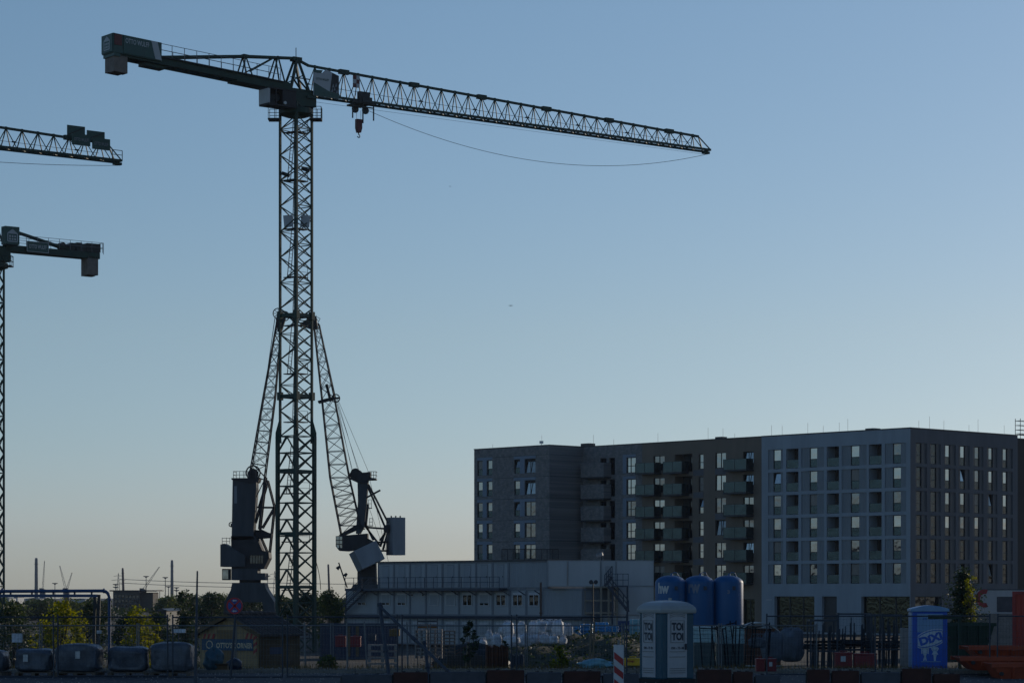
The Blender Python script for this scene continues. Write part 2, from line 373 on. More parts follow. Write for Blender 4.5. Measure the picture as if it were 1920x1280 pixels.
# brown middle building
FB = Fac(*FL.o, AL, -1)
u1205, u1428 = FB.u(1204), FB.u(1428)
bb = thing('apartment_building', 'brown apartment house with glass balconies between brick house and grey corner block', 'building', FB.pt(u1428, 0))
Yb = lambda px, py: FB.z(FB.u(px), py)
hb = []
zA = (Yb(1235, 854), Yb(1235, 882)); zB = (Yb(1281, 851), Yb(1281, 884)); zCc = (Yb(1315, 851), Yb(1315, 879)); zD = (Yb(1351, 848), Yb(1351, 877)); zE = (Yb(1403, 846), Yb(1403, 876))
backs = MB()
for k in range(7):
    dz = -3.0*k
    for (p0, p1, z, st) in ((1225,1246,zA,'w2'), (1265,1298,zB,'l'), (1310,1319,zCc,'w1'), (1341,1361,zD,'w2'), (1393,1413,zE,'w2')):
        if k == 6 and p0 != 1341: continue
        a, b = sorted((FB.u(p0), FB.u(p1))); zt, zb = z[0]+dz, z[1]+dz
        if k == 6: zt, zb = SOF-.05, PIT+.4
        hb.append((a, b, zb, zt, 1.7 if st == 'l' else .25))
        if st == 'l':
            backs.quad(FB.pt(a,zb,-1.7), FB.pt(b,zb,-1.7), FB.pt(b,zt,-1.7), FB.pt(a,zt,-1.7))
            window(bb, FB, a+.3, b-1.2, zb+.05, zt-.3, -1.6, gm_=M_glassd)
        else:
            window(bb, FB, a+.01, b-.01, zb+.01, zt-.01, -.15, mull=.5 if st == 'w2' else None, tr=.45 if st == 'w1' else None, tilt=(k, p0) in ((0,1393),(1,1393),(2,1310),(3,1341),(4,1393)), fm=M_frame)
    if k < 6:
        for (p0, p1, pt, pb, pc) in ((1204,1240,867,886,1235), (1256,1292,865,885,1281), (1369,1413,860,880,1403)):
            if k == 5 and p0 == 1204: pass
            a, b = sorted((FB.u(p0), FB.u(p1))); zt, zb = Yb(pc, pt)+dz, Yb(pc, pb)+dz
            s_ = MB(); FB.box(s_, a, b, zb-.2, zb, .003, 1.45); s_ = s_.build('balcony', M_roof, bb, True)
            g = MB(); FB.box(g, a+.03, b-.03, zb+.02, zt-.04, 1.38, 1.40); FB.box(g, a+.03, a+.05, zb+.02, zt-.04, .05, 1.38); FB.box(g, b-.05, b-.03, zb+.02, zt-.04, .05, 1.38)
            g.build('balustrade', M_glassb, s_, True)
            r_ = MB(); FB.box(r_, a, b, zt-.04, zt, 1.36, 1.42); FB.box(r_, a, a+.06, zt-.04, zt, .05, 1.36); FB.box(r_, b-.06, b, zt-.04, zt, .05, 1.36)
            for q in (a+.02, (a+b)/2, b-.06): FB.box(r_, q, q+.04, zb, zt-.04, 1.405, 1.43)
            r_.build('handrail', M_frame, s_, True)
        for (p0, p1) in ((1341, 1361),):      # pale spandrels under the double windows, not on every floor
            if k in (0, 2, 4):
                a, b = sorted((FB.u(p0), FB.u(p1))); s_ = MB(); FB.box(s_, a, b, zD[1]+dz-.85, zD[1]+dz-.05, .003, .03); s_.build('spandrel_panel', M_grey2, bb, True)
        if k in (0, 1, 3, 4):
            a, b = sorted((FB.u(1300), FB.u(1319))); s_ = MB(); FB.box(s_, a, b, zCc[1]+dz-.85, zCc[1]+dz-.1, .003, .03); s_.build('spandrel_panel', M_grey2, bb, True)
a, b = sorted((FB.u(1392), FB.u(1415))); hb.append((a, b, PIT+.3, SOF-.4, .5)); window(bb, FB, a+.02, b-.02, PIT+.32, SOF-.42, -.4, gm_=M_shop, mull=.5)
m = MB(); FB.wall(m, u1428+.005, u1205, PIT-.5, ZR-.02, hb); m.build('street_front', M_brown, bb, True)
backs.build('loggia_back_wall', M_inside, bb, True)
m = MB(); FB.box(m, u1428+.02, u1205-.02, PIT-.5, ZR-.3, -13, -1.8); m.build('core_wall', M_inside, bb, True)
rf = MB(); FB.box(rf, u1428, u1205, ZR-.02, ZR+.1, -13, .05); rf = rf.build('roof', M_roof, bb, True)
a, b = sorted((FB.u(1322), FB.u(1335))); v = MB(); FB.box(v, a, b, ZR+.1, ZR+.5, -3, -2); v.build('roof_vent', M_roof, rf, True)
rods(rf, FB, ((1228,1.3),(1322,1.6),(1350,1.4),(1372,.6)))

# brick building: recessed wing (coplanar with the brown house) and projecting wing
uI = FB.u(1093); inner = FB.pt(uI, 0)
d2 = FR.d
wing = Vector((inner.x-d2.x*6.6, inner.y-d2.y*6.6))
FW = Fac(wing.x, wing.y, AL, -1); FS = Fac(wing.x, wing.y, AR, 1)
kb_ = thing('apartment_building', 'dark grey brick apartment house with a projecting wing, left end of the row', 'building', (wing.x, wing.y, 0))
Yw = lambda px, py: FW.z(FW.u(px), py)
ue = FW.u(889)
hw = []; frp = MB()
z1 = (Yw(908, 863), Yw(908, 891)); z2 = (Yw(985, 860), Yw(985, 887))
for k in range(7):
    dz = -3.0*k
    for grp, z in ((((895,905),(913,923)), z1), (((964,975),(984,1004)), z2)):
        for p0, p1 in grp:
            a, b = sorted((FW.u(p0), FW.u(p1))); hw.append((a, b, z[1]+dz, z[0]+dz, .25))
            window(kb_, FW, a+.01, b-.01, z[1]+dz+.01, z[0]+dz-.01, -.12, tr=.42 if p1-p0 < 12 else None, mull=.5 if p1-p0 > 12 else None, low=M_glassb if p1-p0 < 12 else None, tilt=(k, p0) in ((0,964),(0,984),(1,984),(2,964)))
        a, b = sorted((FW.u(grp[0][0]), FW.u(grp[1][1]))); c0, c1 = sorted((FW.u(grp[0][1]), FW.u(grp[1][0])))
        FW.box(frp, a-.05, b+.05, z[0]+dz+.02, z[0]+dz+.42, .003, .04); FW.box(frp, c0+.02, c1-.02, z[1]+dz, z[0]+dz+.02, .003, .04)
jn = MB(); zjn = Yw(1000, 893)
for k in range(-1, 7): FW.box(jn, .02, ue-.02, zjn-3*k-.06, zjn-3*k, .002, .012); FS.box(jn, .02, 6.58, zjn-3*k-.06, zjn-3*k, .002, .012)
m = MB(); FW.wall(m, 0, ue, PIT-.5, ZR, hw)
FS.wall(m, 0, 6.6, PIT-.5, ZR, [])
m.build('projecting_wing', M_brick, kb_, True, extra=[(frp, M_bluepan), (jn, M_frame)]); frp = MB()
Yi = lambda px, py: FB.z(FB.u(px), py)
hi = []; zs1 = (Yi(1139, 858), Yi(1139, 867)); zs2 = (Yi(1184, 857), Yi(1184, 886))
for k in range(7):
    dz = -3.0*k
    for p0, p1 in ((1125,1137), (1142,1153)):
        a, b = sorted((FB.u(p0), FB.u(p1))); hi.append((a, b, zs1[0]+dz-2.4, zs1[0]+dz, .3)); window(kb_, FB, a+.01, b-.01, zs1[0]+dz-2.38, zs1[0]+dz-.01, -.2, gm_=M_glassd)
    a, b = sorted((FB.u(1175), FB.u(1192))); hi.append((a, b, zs2[1]+dz, zs2[0]+dz, .25)); window(kb_, FB, a+.01, b-.01, zs2[1]+dz+.01, zs2[0]+dz-.01, -.12, mull=.6, tr=.45)
    a, b = sorted((FB.u(1168), FB.u(1174.5))); FB.box(frp, a, b, zs2[1]+dz, zs2[0]+dz+.4, .003, .04)
    a, b = sorted((FB.u(1174.6), FB.u(1192))); FB.box(frp, a, b, zs2[0]+dz+.02, zs2[0]+dz+.4, .003, .04)
    if k < 6:
        a, b = sorted((FB.u(1103), FB.u(1146))); zt, zb = Yi(1130, 868)+dz, Yi(1130, 894)+dz
        s_ = MB(); FB.box(s_, a, b, zb-.2, zb, .003, 1.5); s_ = s_.build('balcony', M_roof, kb_, True)
        g = MB(); FB.box(g, a, b, zb, zt, 1.38, 1.5); FB.box(g, a, a+.12, zb, zt, .01, 1.38); FB.box(g, b-.12, b, zb, zt, .01, 1.38); g.build('parapet', M_brick, s_, True)
m = MB(); FB.wall(m, u1205+.005, uI, PIT-.5, ZR-.01, hi); m.build('recessed_wing', M_brick, kb_, True, extra=[(frp, M_bluepan)])
m = MB(); FB.box(m, u1205+.02, uI, PIT-.5, ZR-.3, -12, -.35); FW.box(m, .3, ue-.02, PIT-.5, ZR-.3, -16, -.35); m.build('core_wall', M_inside, kb_, True)
rf = MB(); FB.box(rf, u1205+.002, uI, ZR, ZR+.1, -12, .05); FW.box(rf, -.05, ue+.05, ZR+.003, ZR+.12, -16, .05); rf = rf.build('roof', M_roof, kb_, True)
a, b = sorted((FB.u(1085), FB.u(1101))); v = MB(); FB.box(v, a, b, ZR+.1, ZR+.55, -1.6, -.4); v.build('roof_vent', M_roof, rf, True)
v = MB(); p = FW.pt(FW.u(1010), ZR+.12, -.5); v.tube(p, p+Vector((0,0,.25)), .03, 6); v.b(p.x-.25, p.x+.3, p.y-.15, p.y+.15, p.z+.25, p.z+.6); v.build('roof_lamp', M_sign_w, rf, True)
rods(rf, FW, ((919,.6),(1011,1.4)), -.5); rods(rf, FB, ((1108,1.6),(1146,.8)), -.5)
# darker house beyond the corner block at the right edge, with a scaffold on its roof
fx = FR.pt(uE+.02, 0, -1.2)
ob = thing('apartment_building', 'dark house cut off by the right edge behind the grey corner block', 'building', fx)
FO = Fac(fx.x, fx.y, AR, 1)
m = MB(); FO.box(m, 0, 22, PIT-.5, ZR-.3, -14, 0); m.build('wall', M_brownd, ob, True)
for k in range(7):
    for q in range(4): window(ob, FO, .8+q*3.2, 1.7+q*3.2, rows[0][1]-3*k, rows[0][0]-3*k, .02, gm_=M_glass if k < 4 else M_glassd)
m = MB(); FO.box(m, -.05, 22.05, ZR-.3, ZR-.18, -14.05, .05); m.build('roof', M_roof, ob, True)
sc = thing('scaffold_tower', 'narrow steel scaffold standing on the roof at the right edge', 'scaffold', FO.pt(3.4, ZR-.18, -1.0))
m = MB()
for du in (0, 2.4):
    for do in (0, .8): m.bar(FO.pt(3.1+du, ZR-.18, -.6-do), FO.pt(3.1+du, ZR+2.5, -.6-do), .07)
for h in (.5, 1.0, 1.6, 2.2): m.bar(FO.pt(3.1, ZR+h, -.6), FO.pt(5.5, ZR+h, -.6), .06); m.bar(FO.pt(3.1, ZR+h, -1.4), FO.pt(5.5, ZR+h, -1.4), .06); m.bar(FO.pt(3.1, ZR+h, -.6), FO.pt(3.1, ZR+h, -1.4), .06)
m.build('frame', M_galvd, sc, True)
m = MB(); FO.box(m, 3.1, 5.5, ZR+.32, ZR+.37, -1.4, -.6); m.build('deck', M_dark, sc, True)

# unseen house added right of the yard; its long shadow keeps the street and the front of the yard in shade
shade_house = thing('apartment_building', 'grey brick house added out of view right of the yard to shade it', 'building', (46, 88, 0)); FN = Fac(46.0, 88.0, R(90), -1)
assert FN.n.x < 0
hn = []
for k in range(7):
    for q in range(15): hn.append((2+q*5.6, 3.6+q*5.6, 1.0+3.1*k, 2.6+3.1*k, .25)); window(shade_house, FN, 2.01+q*5.6, 3.59+q*5.6, 1.01+3.1*k, 2.59+3.1*k, -.12, mull=.5)
m = MB(); FN.wall(m, 0, 84.5, -3, 24, hn); FN.box(m, .01, 84.49, -3, 23.9, -14, -.3); m.build('wall', M_brick, shade_house, True)
m = MB(); FN.box(m, -.1, 84.6, 24, 24.2, -14.1, .1); m.build('roof', M_roof, shade_house, True)

# ------------------------------------------------------------------ lettering
_tc = {}
def text_geo(s, bold=0.0):
    if (s, bold) in _tc: return _tc[(s, bold)]
    cu = bpy.data.curves.new('lettering', 'FONT'); cu.body = s; cu.align_x = 'CENTER'; cu.align_y = 'CENTER'; cu.offset = bold; cu.resolution_u = 3
    o = bpy.data.objects.new('lettering', cu); col.objects.link(o)
    dg = bpy.context.evaluated_depsgraph_get(); me = bpy.data.meshes.new_from_object(o.evaluated_get(dg))
    g = ([v.co.copy() for v in me.vertices], [tuple(p.vertices) for p in me.polygons])
    bpy.data.objects.remove(o); bpy.data.meshes.remove(me); bpy.data.curves.remove(cu); _tc[(s, bold)] = g; return g
def text(mb, s, width, c, right, up, bold=.02, height=None, rot=0.0):
    vs, fs = text_geo(s, bold); right, up, c = Vector(right).normalized(), Vector(up).normalized(), Vector(c)
    x0, x1 = min(v.x for v in vs), max(v.x for v in vs); y0, y1 = min(v.y for v in vs), max(v.y for v in vs)
    sx = width/(x1-x0); sy = height/(y1-y0) if height else sx; cr, sr = math.cos(rot), math.sin(rot)
    out = []
    for v in vs:
        x, y = (v.x-(x0+x1)/2)*sx, (v.y-(y0+y1)/2)*sy
        out.append(c+right*(x*cr-y*sr)+up*(x*sr+y*cr))
    mb.add(out, fs)
def flat(mb, pts, c, right, up):
    right, up, c = Vector(right), Vector(up), Vector(c); n = right.cross(up).normalized()*.006
    mb.prism([c+right*x+up*y for x, y in pts], n)

# ------------------------------------------------------------------ tower cranes
def mast_geo(z0, z1, side, leg, brace, bay, left='k', collars=(), rz=0, plat=4.2):
    legs, br, lad, dk = MB(), MB(), MB(), MB(); h = side/2
    cs = [(-h,-h), (h,-h), (h,h), (-h,h)]
    for x, y in cs: legs.b(x-leg/2, x+leg/2, y-leg/2, y+leg/2, z0, z1)
    n = max(1, round((z1-z0)/bay)); bz = (z1-z0)/n
    for i in range(n):
        a, b = z0+i*bz, z0+(i+1)*bz
        for f in range(4):
            p, q = cs[f], cs[(f+1) % 4]; mid = ((p[0]+q[0])/2, (p[1]+q[1])/2)
            if f < 2:                        # crossed faces
                br.bar((p[0],p[1],a), (q[0],q[1],b), brace); br.bar((q[0],q[1],a), (p[0],p[1],b), brace)
                if i % 3 == 0: br.bar((p[0],p[1],a), (q[0],q[1],a), brace)
            elif left == 'k':
                br.bar((p[0],p[1],a), (mid[0],mid[1],b), brace); br.bar((q[0],q[1],a), (mid[0],mid[1],b), brace); br.bar((p[0],p[1],b), (q[0],q[1],b), brace)
            else:
                if (i % 2 == 0) == (f == 3): br.bar((p[0],p[1],a), (q[0],q[1],b), brace*1.1)
                else: br.bar((q[0],q[1],a), (p[0],p[1],b), brace*1.1)
                if i % 4 == 0: br.bar((p[0],p[1],a), (q[0],q[1],a), brace*.8)
    z = z0+1.2; k = 0
    while z < z1-1:
        dk.b(-h*.8, h*.8, -h*.75, -h*.12, z, z+.08); dk.b(-h*.85, -h*.25, -h*.1, h*.75, z-.01, z+.07)
        for x in (-h*.78, h*.78): dk.bar((x,-h*.7,z), (x,-h*.7,z+1.0), .035)
        dk.bar((-h*.78,-h*.7,z+1), (h*.78,-h*.7,z+1), .03); dk.bar((-h*.78,-h*.7,z+.5), (h*.78,-h*.7,z+.5), .03)
        s = 1 if k % 2 == 0 else -1; t = min(z+plat, z1)
        for o in (-.2, .2): lad.bar((s*h*.35+o, h*.55, z), (s*h*.15+o, h*.2, t), .05)
        for r in range(int((t-z)/.3)):
            q = r*.3/(t-z); lad.bar((s*(h*.35-q*h*.2)-.2, h*.55-q*h*.35, z+r*.3), (s*(h*.35-q*h*.2)+.2, h*.55-q*h*.35, z+r*.3), .03)
        z += plat; k += 1
    for c in collars:
        for x, y in cs: legs.b(x-leg*1.1, x+leg*1.1, y-leg*1.1, y+leg*1.1, c-.35, c+.35)
        for f in range(4): br.bar(cs[f]+(c,), cs[(f+1)%4]+(c,), leg*.9, .3)
    M = Matrix.Rotation(rz, 4, 'Z')
    for m in (legs, br, lad, dk): m.xf(M)
    return legs, br, lad, dk
def jib_geo(L, z, h0, h1, w, x0=1.2, bay=1.55):
    ch, br = MB(), MB()
    top = lambda x: z+h0+(h1-h0)*(x-x0)/(L-x0)
    for s in (-1, 1): ch.bar((x0, s*w/2, z), (L, s*w/2, z), .17, .2)
    ch.bar((x0, 0, top(x0)), (L-1.1, 0, top(L-1.1)), .2, .2)
    n = round((L-1.1-x0)/bay); b = (L-1.1-x0)/n
    for i in range(n):
        a = x0+i*b; m = a+b/2; e = a+b
        for s in (-1, 1):
            br.bar((a, s*w/2, z), (m, 0, top(m)), .075); br.bar((e, s*w/2, z), (m, 0, top(m)), .075)
        br.bar((a, -w/2, z), (a, w/2, z), .07); br.bar((a, -w/2, z), (e, w/2, z), .06)
        ch.b(m-.1, m+.1, -.06, .06, top(m), top(m)+.14)
        if i % 5 == 2: ch.b(m-.5, m+.5, -.17, .17, top(m)-.2, top(m)+.2)
    for s in (-1, 1): br.bar((L, s*w/2, z), (L-1.1, 0, top(L-1.1)), .1)
    ch.bar((L, -w/2, z), (L, w/2, z), .15); ch.b(L-.5, L+.25, -.2, .2, z-.32, z-.1)
    cat = MB(); cat.bar((x0, .0, z+.9), (L-2, 0, z+.55), .03)
    for i in range(0, n, 4): cat.b(x0+i*b-.18, x0+i*b+.18, -.1, .1, z+.88-.35*i/n, z+.98-.35*i/n)
    return ch, br, cat
def railing(x0, x1, y, z, h=1.05, step=1.25, r=.04):
    m = MB(); n = max(1, round(abs(x1-x0)/step))
    for i in range(n+1): x = x0+(x1-x0)*i/n; m.bar((x,y,z), (x,y,z+h), r)
    for q in (.5, 1.0): m.bar((x0,y,z+h*q), (x1,y,z+h*q), r)
    return m
def house_logo(mb, c, right, up, s):
    for a, b in (((-.5,-.5),(.5,-.5)), ((.5,-.5),(.5,.25)), ((.5,.25),(0,.62)), ((0,.62),(-.5,.25)), ((-.5,.25),(-.5,-.5))):
        d = Vector((b[0]-a[0], b[1]-a[1])); n = Vector((-d.y, d.x)).normalized()*.05
        flat(mb, [((a[0]-n.x)*s,(a[1]-n.y)*s), ((b[0]-n.x)*s,(b[1]-n.y)*s), ((b[0]+n.x)*s,(b[1]+n.y)*s), ((a[0]+n.x)*s,(a[1]+n.y)*s)], c, right, up)
    flat(mb, [(-.5*s,.22*s), (.5*s,.22*s), (0,.6*s)], c, right, up)
    for i in range(3):
        x = (-.27+.27*i)*s
        for j in range(2):
            y = (-.28+.27*j)*s; q = .09*s; flat(mb, [(x-q,y-q), (x+q,y-q), (x+q,y+q), (x-q,y+q)], c, right, up)
def slew_head(t, z, apex, sc=1.0):
    m = MB(); m.lathe([(.9,z-2.1),(1.5,z-1.9),(1.5,z-1.45),(1.05,z-1.3),(1.05,z-.9)], 20)
    m.b(-1.4, 1.4, -1.1, 1.1, z-1.25, z-.1); m.b(-1.6, 1.6, -.75, .75, z-.3, z+.25); m.build('slewing_unit', M_green, t)
    m = MB()
    for x in (-1.0, 1.0):
        for y in (-.65, .65): m.bar((x, y, z), (0, y*.3, apex), .2)
    m.b(-.45, .45, -.3, .3, apex-.3, apex+.05); m.bar((0,0,apex), (0,0,apex+.9), .05); m.bar((-1,-.65,z+1.2), (1,-.65,z+1.2), .08); m.bar((-.8,.5,z+.8), (.6,-.4,z+1.6), .08)
    m.build('tower_head', M_green, t)

def crown_platform(t, z, side, rz):
    h = side/2; m = MB(); k = MB()
    for s in (-1, 1):
        # two corner landings on the left and right corners as seen along the diagonal
        c = Vector((s*h, s*h, 0)) if True else None
        M = Matrix.Translation((s*(h*1.414+.45), 0, 0)); 
        k.add([M @ Vector(p) for p in ((-.6,-.7,z),(.45,-.7,z),(.45,.7,z),(-.6,.7,z),(-.6,-.7,z+.1),(.45,-.7,z+.1),(.45,.7,z+.1),(-.6,.7,z+.1))], [(3,2,1,0),(4,5,6,7),(0,1,5,4),(1,2,6,5),(2,3,7,6),(3,0,4,7)])
        for x, y in ((-.55,-.68),(.0,-.68),(.42,-.68),(.42,0),(.42,.68),(0,.68),(-.55,.68)):
            p = M @ Vector((x,y,z)); m.bar(p, p+Vector((0,0,1.1)), .045)
        for q in (.55, 1.1):
            pts = [M @ Vector((x,y,z+q)) for x, y in ((-.55,-.68),(.42,-.68),(.42,.68),(-.55,.68))]
            for a, b in zip(pts, pts[1:]): m.bar(a, b, .045)
    k = k.build('landing', M_dark, t); m.build('railing', M_green, k)
    return k

# --- main crane
D0 = 228.0; JA = math.atan2(29.6, 38.03); zj = 46.25; L = 48.2
tcr = thing('tower_crane', 'tall dark green tower crane standing in the site with its long jib pointing right', 'crane', (px_x(555, D0), D0, PIT))
zo = -PIT; zj += zo
zt = pz(818, D0)+zo; zm = pz(196, D0)+zo
lg, br, ld, dk = mast_geo(0, zt, 2.25, .29, .10, 1.42, 'k', (), R(48))
for c in (pz(884, D0), pz(1000, D0), pz(1100, D0)):
    for f in range(4):
        a = R(48+90*f+45); b_ = R(138+90*f+45); r = 2.25*.707; br.bar((r*math.cos(a), r*math.sin(a), c+zo), (r*math.cos(b_), r*math.sin(b_), c+zo), .16, .26)
M45 = Matrix.Rotation(R(48), 4, 'Z'); h = 1.125
for sx in (-1, 1):
    for sy in (-1, 1):                       # tapered shoes where the slim mast stands in the wide one
        lg.prism([M45 @ Vector((sx*h*1.12, sy*h*1.12, zt-.6)), M45 @ Vector((sx*h*1.12, sy*h*1.12, zt+.3)), M45 @ Vector((sx*h*.88, sy*h*.88, zt+1.7)), M45 @ Vector((sx*h*.78, sy*h*.78, zt-.6))], M45.to_3x3() @ Vector((.12*sx, -.12*sy, 0)))
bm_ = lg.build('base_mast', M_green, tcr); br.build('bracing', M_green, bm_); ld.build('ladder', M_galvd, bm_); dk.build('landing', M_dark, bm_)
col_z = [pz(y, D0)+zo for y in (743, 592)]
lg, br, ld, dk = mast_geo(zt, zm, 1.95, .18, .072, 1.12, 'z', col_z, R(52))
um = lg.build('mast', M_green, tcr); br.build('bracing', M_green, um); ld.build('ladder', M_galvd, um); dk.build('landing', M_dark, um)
# notice boards halfway up and a cable reel pair on the mast
for px, s in ((541, -1), (573, 1)):
    m = MB(); c = Vector((px_x(px, D0)-px_x(555, D0), -.3, pz(415, D0)+zo)); m.b(c.x-.4, c.x+.4, c.y-.03, c.y+.03, c.z-.55, c.z+.5); m.xf(Matrix.Translation(c) @ Matrix.Rotation(R(6*s), 4, 'Y') @ Matrix.Translation(-c)); m.build('notice_board', M_sign_g, tcr)
for px, py in ((536,328), (573,319)):
    m = MB(); c = Vector((px_x(px, D0)-px_x(555, D0), -.1, pz(py, D0)+zo)); m.tube(c-Vector((.35,0,-.15)), c+Vector((.35,0,-.1)), .16, 8); m.build('rolled_banner', M_dark, tcr)
crown_platform(tcr, pz(226, D0)+zo, 1.92, 0)
MJ = Matrix.Rotation(JA, 4, 'Z')
def jb(mb, name, mat, parent, **k): return mb.xf(MJ).build(name, mat, parent, **k)
_b = MB.build
ch, br, ct = jib_geo(L, zj, 2.55, 1.25, 1.15)
jo = jb(ch, 'jib', M_green, tcr); jb(br, 'bracing', M_green, jo); jb(ct, 'safety_line', M_rope, jo)
m = MB(); m.path([(6.5+ (L-6.5)*q, 0, zj-.35-2.85*4*q*(1-q)) for q in (k/40 for k in range(41))], .022, 5); jb(m, 'hoist_rope', M_rope, jo)
m = MB(); m.tube((2, .2, zj-.5), (L, .2, zj-.35), .012, 4); jb(m, 'trolley_rope', M_rope, jo)
# slewing unit and head
_old = MB.build
def turned(fn, *a):
    MB.build = lambda s, name, mat, parent=None, **k: _old(s.xf(MJ), name, mat, parent, **k)
    try: fn(*a)
    finally: MB.build = _old
turned(slew_head, tcr, zj, zj+3.05)
ZS = .052
def jb(mb, name, mat, parent, **k):
    for p in mb.v:
        if p.x < -1.2 and parent is not tcr_cab: p.z += ZS*(-p.x-1.2)*CLIMB[0]
    return mb.xf(MJ).build(name, mat, parent, **k)
tcr_cab = None; CLIMB = [1]
# counter jib: two box beams with cross members, walkway, rails, tie bars
LC = 18.4
m = MB()
for s in (-1, 1): m.b(-LC, -1.0, s*.62-.16, s*.62+.16, zj+.0, zj+.62)
for i in range(15): m.b(-LC+.3+i*1.2, -LC+.5+i*1.2, -.5, .5, zj+.12, zj+.3)
m.b(-6.5, -1.5, -.8, .8, zj-.12, zj-.004); m.b(-LC+3, -LC+5, -.5, .5, zj-.3, zj-.006)
cj = jb(m, 'counter_jib', M_green, tcr)
m = railing(-LC+4.2, -2.2, -.95, zj+.62); m2 = railing(-LC+4.2, -2.2, .95, zj+.62); m.add(m2.v, m2.f); jb(m, 'railing', M_galv, cj)
m = MB(); m.b(-LC+4, -1.8, -1.0, -.78, zj+.55, zj+.62); m.b(-LC+4, -1.8, .78, 1.0, zj+.55, zj+.62); jb(m, 'walkway', M_dark, cj)
m = MB(); xk = -5.3; zk = zj+2.3
for s in (-.42, .42):
    m.bar((-LC+4.6, s, zj+.68), (xk, s*.6, zk), .14, .2); m.bar((xk, s*.6, zk), (-.2, s*.3, zj+3.0), .14, .2)
    m.bar((xk, s*.6, zk), (xk-.5, s, zj+.6), .1); m.bar((xk, s*.6, zk), (xk+.6, s, zj+.6), .1)
    m.bar((-2.0, s*.5, zj+2.9), (-2.7, s, zj+.6), .1); m.bar((-2.0, s*.5, zj+2.9), (-1.4, s, zj+.6), .1); m.bar((-2.2, s*.5, zj+2.8), (-5, s, zj+1.0), .1)
m.b(xk-.25, xk+.25, -.35, .35, zk-.12, zk+.14); jb(m, 'tie_bar', M_green, cj)
# counterweight box with sign panels
xe = -LC
m = MB(); m.b(xe-.2, xe+4.4, -.95, .95, zj+.18, zj+1.75); m.b(xe-.1, xe+.5, -.9, .9, zj-.1, zj+.3); jb(m, 'ballast_box', M_greend, tcr)
m = MB(); m.b(xe+.0, xe+1.25, -.78, .02, zj-1.35, zj+.08); m.b(xe+.02, xe+1.22, .06, .82, zj-1.3, zj+.08); jb(m, 'counterweight', M_concb, tcr)
m = MB(); m.b(xe+.75, xe+4.35, -1.02, -.97, zj+.25, zj+1.72); sp = jb(m, 'sign_panel', M_greend, tcr)
m = MB(); text(m, 'OTTO WULFF', 2.25, (xe+2.05, -1.026, zj+1.3), (1,0,0), (0,0,1), .02, .42); jb(m, 'lettering', M_sign_g, sp)
m = MB(); m.prism([(xe+3.35,-1.03,zj+1.72), (xe+3.95,-1.03,zj+1.72), (xe+4.35,-1.03,zj+.25), (xe+3.75,-1.03,zj+.25)], (0,-.01,0)); jb(m, 'pale_stripe', M_sign_g, sp)
m = MB(); m.b(xe-.27, xe-.21, -.9, .9, zj+.25, zj+1.72); ep = jb(m, 'sign_panel', M_greend, tcr)
m = MB(); house_logo(m, (xe-.275, 0, zj+.95), (0,-1,0), (0,0,1), .95); jb(m, 'emblem', M_sign_g, ep)
m = MB(); m.b(xe-.1, xe+.6, -1.0, -.965, zj+.8, zj+1.7); jb(m, 'warning_plate', M_hookred, sp)
# machinery cabin under the counter jib
CLIMB[0] = 0
m = MB(); m.b(-3.9, -1.0, -1.6, -.15, zj-1.65, zj-1.52); m.b(-3.8, -1.0, -.25, -.15, zj-1.52, zj-.2); m.b(-3.9, -1.0, -1.6, -.15, zj-.25, zj-.13); m.b(-2.3, -1.0, -1.55, -.26, zj-1.5, zj-.26)
for x in (-3.1, -2.4): m.b(x, x+.09, -1.6, -1.5, zj-1.52, zj-.25)
cb = jb(m, 'operator_cabin', M_portd, tcr)
m = MB(); m.b(-3.92, -3.8, -1.62, -.15, zj-1.5, zj-.26); m.b(-3.78, -3.7, -1.61, -1.5, zj-1.5, zj-.26); jb(m, 'pale_frame', M_sign_g, cb)
m = MB(); m.b(-3.4, -3.0, -1.2, -.4, zj-1.5, zj-.7); m.tube((-2.7,-1.2,zj-.9), (-2.7,-.3,zj-.9), .3, 14); jb(m, 'winch', M_dark, cb)
m = MB(); m.disc((-2.2,-1.66,zj-1.35), .14, (0,1,0), .1); jb(m, 'work_lamp', M_sign_w, cb)
def jbS(mb, *a, **k):
    for p in mb.v: p.x -= .65
    return jb(mb, *a, **k)
# big sign board on the jib foot
m = MB(); m.prism([(1.6,-1.35,zj-.3), (4.25,-1.35,zj-.3), (4.25,-1.35,zj+1.72), (2.9,-1.35,zj+2.12), (2.5,-1.35,zj+1.75), (1.6,-1.35,zj+1.72)], (0,.08,0)); sb = jbS(m, 'sign_board', M_sign_g, tcr)
m = MB(); m.prism([(1.62,-1.36,zj-.28), (4.23,-1.36,zj-.28), (4.23,-1.36,zj+.1), (3.2,-1.36,zj+.25), (1.62,-1.36,zj+.85)], (0,-.01,0)); m.prism([(1.62,-1.36,zj+1.72), (2.4,-1.36,zj+1.73), (2.55,-1.36,zj+2.0), (1.62,-1.36,zj+1.95)], (0,-.01,0)); jbS(m, 'green_field', M_greend, sb)
m = MB(); m.prism([(3.3,-1.36,zj+.26), (4.23,-1.36,zj+.12), (4.23,-1.36,zj+1.7), (3.55,-1.36,zj+1.9)], (0,-.012,0)); jbS(m, 'dark_picture', M_dark, sb)
m = MB(); text(m, 'OTTO WULFF', 1.35, (2.5,-1.374,zj+1.2), (1,0,0), (0,0,1), .02, .2); jbS(m, 'lettering', M_greend, sb)
m = MB()
for i, (x, z) in enumerate(((3.5,.35),(3.75,.5),(4.0,.3),(3.6,.75),(3.9,.85))): m.prism([(x-.1,-1.374,zj+z-.15), (x+.12,-1.374,zj+z-.1), (x+.05,-1.374,zj+z+.22)], (0,-.01,0))
jbS(m, 'pale_picture_marks', M_portl, sb)
